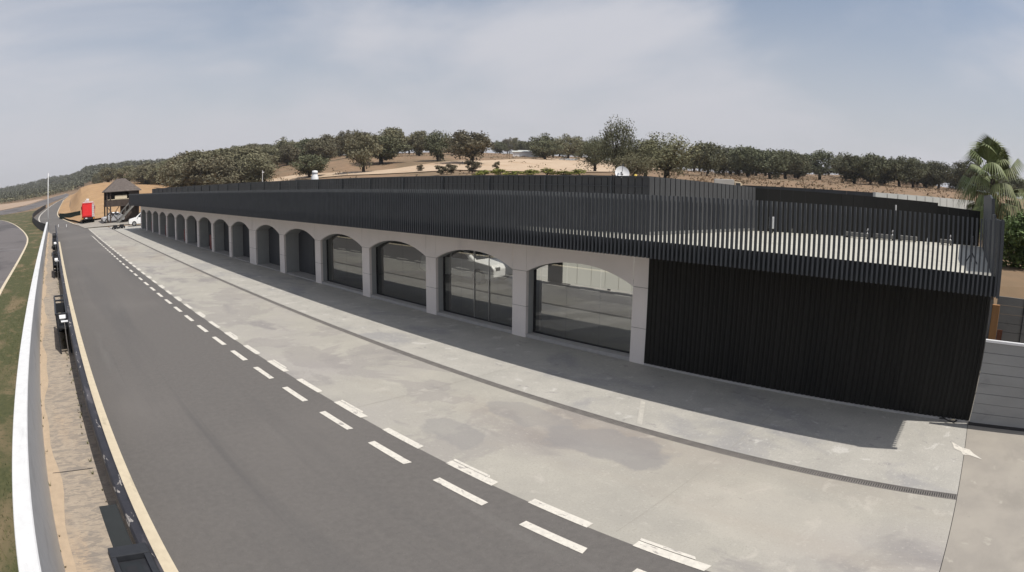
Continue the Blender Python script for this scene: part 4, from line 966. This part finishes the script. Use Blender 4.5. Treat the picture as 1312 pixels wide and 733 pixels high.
# distant wooded hills: nobody could count it
rng = random.Random(9); mb = MB()
for i in range(5200):
    a = rng.uniform(-16, 15); r = rng.uniform(470, 1120)
    if a > 8 and r < 520: continue
    if a < 2 and r < 560 and rng.random() < .6: continue
    x, y = r*math.sin(R(a)), r*math.cos(R(a)); z = T(x, y); h = rng.uniform(4.5, 8.5); w = h*rng.uniform(.5, .75)
    for k in range(26):
        d = Vector((rng.gauss(0,1), rng.gauss(0,1), abs(rng.gauss(0,1)))).normalized()
        leaf_quad(mb, (x+d.x*w*.8, y+d.y*w*.8, z+h*.35+d.z*h*.55), 1.1, rng)
tag(mb.build('distant_wood', M['leaf_far']), 'grey green wood covering the distant hills on the left', 'wood', kind='stuff')
mb = MB()
for i in range(500):
    a = rng.uniform(-14, 3.0); r = rng.uniform(470, 600)
    x, y = r*math.sin(R(a)), r*math.cos(R(a)); z = T(x, y)
    for k in range(16):
        d = Vector((rng.gauss(0,1), rng.gauss(0,1), abs(rng.gauss(0,1)))).normalized()
        leaf_quad(mb, (x+d.x*3, y+d.y*3, z+1+d.z*2.8), 1.0, rng)
tag(mb.build('hedge_belt', M['leaf_pale']), 'paler belt of bushes at the foot of the distant wooded hill', 'bushes', kind='stuff')
# scrub on the slopes behind the building
mb = MB()
for i in range(1700):
    a = rng.uniform(12, 95); r = rng.uniform(75, 260)
    x, y = r*math.sin(R(a)), r*math.cos(R(a))
    if 26 < a < 60 and r < 175 and rng.random() < .88: continue
    z = T(x, y); h = rng.uniform(.25, .8)
    for k in range(9):
        leaf_quad(mb, (x+rng.gauss(0, h), y+rng.gauss(0, h), z+rng.uniform(.0, h)), .24, rng)
tag(mb.build('scrub', M['twig']), 'dry brown scrub scattered over the slope', 'scrub', kind='stuff')
# grass blades and weeds on the verge
mb = MB()
for i in range(9000):
    y = 2.5 + 40*rng.random()**2; x = rng.uniform(-3.75, -1.2)
    if math.sin(x*2.1+y*.7)+math.sin(y*.31+1.3)+rng.gauss(0, .5) < -.5: continue
    a = rng.uniform(0, 6.28); h = rng.uniform(.03, .10); w = .006; k = len(mb.v); dx, dy = math.cos(a), math.sin(a)
    mb.v += [(x-dy*w, y+dx*w, 0), (x+dy*w, y-dx*w, 0), (x+dx*h*.6, y+dy*h*.6, h)]; mb.f.append((k, k+1, k+2))
for i in range(500):
    y = rng.uniform(3, 60); x = rng.choice([-1.22, -1.24, .02, .1, -.9])+rng.gauss(0, .02)
    for q in range(5):
        a = rng.uniform(0, 6.28); h = rng.uniform(.03, .09); k = len(mb.v); dx, dy = math.cos(a), math.sin(a)
        mb.v += [(x-dy*.008, y+dx*.008, 0), (x+dy*.008, y-dx*.008, 0), (x+dx*h*.8, y+dy*h*.8, h)]; mb.f.append((k, k+1, k+2))
tag(mb.build('grass', mat('grass_blades', (.12, .12, .045), (.08, .09, .032), scale=3, rough=.9)), 'short grass and weeds on the verge along the white wall', 'grass', kind='stuff')
# bushes
def bush_kind(name, seed, lm, n=14, nl=60, leaf=.07):
    k = Kind(); mb, cl = crown_mesh(seed, n, nl, leaf, spread=.5, base=.0, top=1.0, ragged=.5)
    k.crown = bpy.data.meshes.new('foliage'); k.crown.from_pydata(mb.v, [], mb.f); k.crown.materials.append(M[lm])
    tr = trunk_mesh(seed, cl, .03, .1); k.trunk = bpy.data.meshes.new('stems'); k.trunk.from_pydata(tr.v, [], tr.f); k.trunk.materials.append(M['bark']); k.name = name; return k
def plant_bush(k, x, y, h, w, label, group=None, z=None):
    t = thing(k.name, label, 'bush', (x, y, T(x, y) if z is None else z), random.uniform(0, 6), group); t.scale = (w, w, h)
    for nm, me in (('stems', k.trunk), ('foliage', k.crown)):
        o = bpy.data.objects.new(nm, me); col.objects.link(o); o.parent = t
    return t
b_dry = bush_kind('dry_bush', 31, 'dry_leaf', 16, 90, .06); b_yel = bush_kind('yellow_bush', 32, 'leaf_yellow'); b_pal = bush_kind('pale_bush', 33, 'leaf_pale'); b_grn = bush_kind('green_bush', 34, 'leaf_green', 40, 130, .035)
for (x, y, h, w, l) in ((67.0, 89.6, 1.3, 1.6, 'dry grey bush on the left part of the orange track'), (59.9, 74.7, 1.5, 2.4, 'dry brown bush behind the upper screen, left of two close together'), (60.5, 73.0, 1.6, 1.9, 'dry brown bush behind the upper screen, right of two close together'), (63.7, 71.8, 2.1, 2.8, 'largest dry bush in the middle of the orange track'), (73.6, 76.6, 1.7, 1.3, 'small upright dark bush on the orange track')):
    plant_bush(b_dry, x, y, h, w, l, 'dry bushes on the orange track')
for i in range(7):
    t_ = i/6; x = 57+10*t_; y = 62-8.5*t_
    plant_bush(b_yel, x, y, .85+.2*math.sin(i*2.1), 2.8, ['leftmost yellow green hedge bush above the black screen', 'second yellow green hedge bush from the left', 'third yellow green hedge bush from the left', 'middle yellow green hedge bush', 'yellow green hedge bush right of the middle', 'second yellow green hedge bush from the right', 'rightmost yellow green hedge bush, by the oak clump'][i], 'yellow green hedge bushes behind the upper screen')
plant_bush(b_pal, 52.5, 129, 3.4, 4.6, 'pale green shrub at the foot of the oak wood by the thin light pole')
plant_bush(b_pal, 33.5, 125, 3.2, 4.6, 'pale green shrub at the foot of the oak wood right of the tower')
for (x, y, h, w, l) in ((23.5, -3.0, 2.6, 3.6, 'leafy green shrub right of the black terrace, under the palm'), (21.0, -5.2, 2.3, 3.4, 'leafy green shrub at the right edge above the plank fence'), (27.5, -5.5, 2.9, 4.5, 'leafy green shrub behind the other two by the palm')):
    plant_bush(b_grn, x, y, h, w, l, 'green shrubs by the palm', z=1.9)
# fan palm
px_, py_ = 29.5, -1.6
t = thing('fan_palm', 'fan palm with a skirt of dead fronds at the right end of the terrace', 'palm', (px_, py_, 1.5))
mb = MB(); mb.tube([(0,0,-1), (0,0,1.5), (0.03,0,4.1)], [.24, .19, .16], 12); mb.build('trunk', M['bark'], t, smooth=True)
rng = random.Random(3)
def frond(mb, base, az_, el, L_, n=17, fan=.62, droop=.35):
    d = Vector((math.cos(az_)*math.cos(el), math.sin(az_)*math.cos(el), math.sin(el))); side = Vector((-math.sin(az_), math.cos(az_), 0)); upv = side.cross(d)*-1
    stalk = L_*.5; tip = base + d*stalk + Vector((0,0,-droop*.12*stalk))
    mb.tube([base, base+d*stalk*.5, tip], [.022, .016, .012], 5)
    for k in range(n):
        a = (k/(n-1)-.5)*2.1; ln = fan*L_*(1-.25*abs(a)/1.25)
        dd = (d*math.cos(a)+side*math.sin(a)).normalized(); cup = upv*.12*math.cos(a)
        p1 = tip + dd*ln*.55 + cup*ln; p2 = tip + dd*ln + Vector((0,0,-droop*ln*.75))
        w = side*math.cos(a)*.055 - d*math.sin(a)*.055
        q = len(mb.v); mb.v += [tuple(tip), tuple(p1-w), tuple(p2), tuple(p1+w)]; mb.f.append((q, q+1, q+2, q+3))
top = Vector((.03, 0, 4.05))
for i in range(38):
    mb = MB(); az_ = i*2.399; el = R(80 - i*3.3) + rng.uniform(-.22, .22)
    frond(mb, top+Vector((0,0,-.012*i)), az_, el, rng.uniform(2.1, 2.6), droop=.32+.022*i); mb.build('frond', M['palm_leaf'], t)
mb = MB()
for i in range(46):
    az_ = i*2.399+.7; el = R(-38 - (i % 5)*9) + rng.uniform(-.1, .1)
    frond(mb, top+Vector((math.cos(az_)*.12, math.sin(az_)*.12, -.35-.018*i)), az_, el, rng.uniform(1.4, 1.9), n=14, droop=.8)
mb.build('dead_frond_skirt', M['palm_dead'], t)
# small things on the slopes
t = thing('light_pole', 'thin white lamp pole standing in front of the oak wood', 'lamp pole', (45.5, 113, T(45.5, 113)))
mb = MB(); mb.tube([(0,0,-.5), (0,0,3.5)], [.07, .05], 8); mb.build('pole', M['white_metal'], t)
mb = MB(); mb.box(-.12, .3, -.1, .1, 3.0, 3.15); mb.build('lamp_head', M['white_metal'], t, bevel=.02)
t = thing('distant_truck', 'small cream lorry partly hidden behind the pale oak', 'lorry', (61.5, 28.2, T(61.5, 28.2)-1.0), R(-62))
mb = MB(); mb.box(-1.6, .6, -.8, .8, .5, 1.75); mb.build('box_body', M['white_wall'], t, bevel=.04)
mb = MB(); mb.prism([(.65, .5), (1.7, .5), (1.7, 1.0), (1.3, 1.5), (.65, 1.55)], 'y', -.78, .78); mb.build('cab', M['cream'], t, bevel=.05)
mb = MB(); mb.box(.8, 1.3, -.79, -.782, 1.02, 1.4); mb.box(.8, 1.3, .782, .79, 1.02, 1.4); mb.split('cab_window', M['car_glass'], t)
for x in (-1.1, 1.1):
    for s in (-.68, .68): wheel(t, x, s, .36, .22, 'y', 'dark')
t = thing('white_marker', 'short white post on the bare ground above the left end of the pale wall', 'post', (40.0, 8.3, T(40, 8.3)))
mb = MB(); mb.box(-.12, .12, -.12, .12, -.5, 1.1); mb.build('post', M['white_metal'], t, bevel=.02)
mb = MB(); mb.box(-.16, .16, -.16, .16, 1.1, 1.14); mb.build('cap', M['white_metal'], t)
t = thing('sign_board', 'white leaning board on the bare ground left of the short white post', 'board', (43.5, 14.2, T(43.5, 14.2)), R(20))
mb = MB(); mb.prism([(-.9, .5), (-.75, .65), (.6, .1), (.5, -.05)], 'x', -.03, .03); mb.build('panel', M['white_metal'], t)
mb = MB(); mb.box(.04, .1, -.05, .02, -.5, .35); mb.build('prop', M['dark'], t)
mb = MB()
for i in range(60):
    x, y = rng.gauss(0, 1.5), rng.gauss(0, .8); s = rng.uniform(.25, .6); mb.lathe([(s, 0), (s*.8, s*.5), (0, s*.7)], (148+x, 122+y, T(148+x, 122+y)+rng.uniform(-.1, .3)), 6)
tag(mb.build('rubble_heap', M['grey_panel']), 'grey rubble heap at the far end of the orange track', 'rubble')
for i, (x, y, L_, lab) in enumerate(((160, 152, 9, 'long low white shed far off between the two rounded oaks'), (205, 195, 6, 'small white shed far off among the small skyline oaks'))):
    t = thing('far_shed', lab, 'shed', (x, y, T(x, y)), R(-45))
    mb = MB(); mb.box(-L_/2, L_/2, -2, 2, -.5, 1.5); mb.build('wall', M['white_metal'], t)
    mb = MB(); mb.prism([(-2.3, 1.5), (2.3, 1.5), (0, 2.1)], 'x', -L_/2-.3, L_/2+.3); mb.build('roof', M['white_wall'], t)

# ------------------------------------------------------------------ light, sky, camera
sun_dir = Vector((.134, -.573, 1)).normalized()
sl = bpy.data.lights.new('sun', 'SUN'); sl.energy = 4.3; sl.angle = R(.55); sl.color = (1, .955, .89)
so = bpy.data.objects.new('sun', sl); col.objects.link(so); so.rotation_euler = sun_dir.to_track_quat('Z', 'Y').to_euler()
el = math.asin(sun_dir.z); az_s = math.atan2(sun_dir.x, sun_dir.y)
wd = bpy.data.worlds.new('World'); scene.world = wd; wd.use_nodes = True; nt = wd.node_tree
bg = nt.nodes['Background']; bg.inputs[1].default_value = .10
sk = nd(nt, 'ShaderNodeTexSky', sky_type='NISHITA'); sk.sun_disc = False; sk.sun_elevation = el; sk.sun_rotation = az_s
sk.air_density = 1.2; sk.dust_density = 1.6; sk.ozone_density = 1.5; sk.altitude = 200
tc = nd(nt, 'ShaderNodeTexCoord'); sep = nd(nt, 'ShaderNodeSeparateXYZ'); nt.links.new(tc.outputs['Generated'], sep.inputs[0])
ad = nd(nt, 'ShaderNodeMath', operation='ADD'); ad.inputs[1].default_value = .22; nt.links.new(sep.outputs['Z'], ad.inputs[0])
mx_ = nd(nt, 'ShaderNodeMath', operation='MAXIMUM'); mx_.inputs[1].default_value = .05; nt.links.new(ad.outputs[0], mx_.inputs[0])
dv = nd(nt, 'ShaderNodeVectorMath', operation='DIVIDE'); cb = nd(nt, 'ShaderNodeCombineXYZ')
for k in range(3): nt.links.new(mx_.outputs[0], cb.inputs[k])
nt.links.new(tc.outputs['Generated'], dv.inputs[0]); nt.links.new(cb.outputs[0], dv.inputs[1])
mp = nd(nt, 'ShaderNodeMapping'); mp.inputs['Location'].default_value = CLOUD_LOC; mp.inputs['Scale'].default_value = (1.0, 1.0, .15); mp.inputs['Rotation'].default_value = (0, 0, R(-50))
nt.links.new(dv.outputs[0], mp.inputs['Vector'])
nz = nd(nt, 'ShaderNodeTexNoise'); nz.inputs['Scale'].default_value = .55; nz.inputs['Detail'].default_value = 9; nz.inputs['Roughness'].default_value = .52; nz.inputs['Distortion'].default_value = .35
nt.links.new(mp.outputs[0], nz.inputs['Vector'])
rp = nd(nt, 'ShaderNodeMapRange', interpolation_type='SMOOTHSTEP'); rp.inputs['From Min'].default_value = .40; rp.inputs['From Max'].default_value = .64; rp.inputs['To Max'].default_value = .78
nt.links.new(nz.outputs[0], rp.inputs['Value'])
# haze veil thickens towards the horizon
hz = nd(nt, 'ShaderNodeMapRange', interpolation_type='SMOOTHSTEP'); hz.inputs['From Min'].default_value = .0; hz.inputs['From Max'].default_value = .42; hz.inputs['To Min'].default_value = .88; hz.inputs['To Max'].default_value = .16
nt.links.new(sep.outputs['Z'], hz.inputs['Value'])
m2 = nd(nt, 'ShaderNodeMix', data_type='RGBA'); m2.inputs['B'].default_value = (*CLOUD_C, 1)
nt.links.new(rp.outputs[0], m2.inputs['Factor']); nt.links.new(sk.outputs[0], m2.inputs['A'])
m1 = nd(nt, 'ShaderNodeMix', data_type='RGBA'); m1.inputs['B'].default_value = (*HAZE_C, 1)
nt.links.new(hz.outputs[0], m1.inputs['Factor']); nt.links.new(m2.outputs['Result'], m1.inputs['A'])
nt.links.new(m1.outputs['Result'], bg.inputs[0])

cd = bpy.data.cameras.new('camera'); cam = bpy.data.objects.new('camera', cd); col.objects.link(cam); scene.camera = cam
pitch, roll, yaw = -.111882289, .0098976967, .7908876554
def cv(dx, dy, dz):
    cr, sr = math.cos(roll), math.sin(roll); dx, dy = cr*dx-sr*dy, sr*dx+cr*dy
    cp, sp = math.cos(pitch), math.sin(pitch); f = cp*dz-sp*dy; up = sp*dz+cp*dy
    return Vector((math.cos(yaw)*dx+math.sin(yaw)*f, -math.sin(yaw)*dx+math.cos(yaw)*f, up))
rx, ux, fx = cv(1,0,0), cv(0,1,0), cv(0,0,1)
mw = Matrix(((rx.x, ux.x, -fx.x, 0), (rx.y, ux.y, -fx.y, 0), (rx.z, ux.z, -fx.z, H), (0, 0, 0, 1)))
cam.matrix_world = mw
cd.type = 'PANO'; cd.panorama_type = 'FISHEYE_LENS_POLYNOMIAL'; cd.fisheye_fov = math.pi
cd.sensor_fit = 'HORIZONTAL'; cd.sensor_width = 36
cd.fisheye_polynomial_k0 = 0.0; cd.fisheye_polynomial_k1 = -.0453911542; cd.fisheye_polynomial_k2 = -7.542094e-05
cd.fisheye_polynomial_k3 = 4.948428e-07; cd.fisheye_polynomial_k4 = -6.031123605e-07
cd.shift_x = 0.0; cd.shift_y = -.05693
cd.clip_start = .05; cd.clip_end = 6000
scene.render.engine = 'CYCLES'
scene.view_settings.view_transform = 'Standard'; scene.view_settings.look = 'None'; scene.view_settings.gamma = 1; scene.view_settings.exposure = EXPOSURE
scene.cycles.use_denoising = True
scene.cycles.volume_bounces = 0
if HAZE_D:
    mb = MB(); mb.box(-1300, 1300, -300, 1320, -2, 62); hz_ = mb.build('haze', None); tag(hz_, 'thin pale air haze', 'haze', kind='stuff')
    hm = bpy.data.materials.new('haze'); hm.use_nodes = True; hn = hm.node_tree; hn.nodes.clear(); ho = nd(hn, 'ShaderNodeOutputMaterial'); hv = nd(hn, 'ShaderNodeVolumePrincipled'); hv.inputs['Density'].default_value = HAZE_D; hv.inputs['Color'].default_value = (.86, .88, .93, 1); hv.inputs['Anisotropy'].default_value = .2; hn.links.new(hv.outputs[0], ho.inputs['Volume']); hz_.data.materials.append(hm)
scene.cycles.max_bounces = 8; scene.cycles.transparent_max_bounces = 16
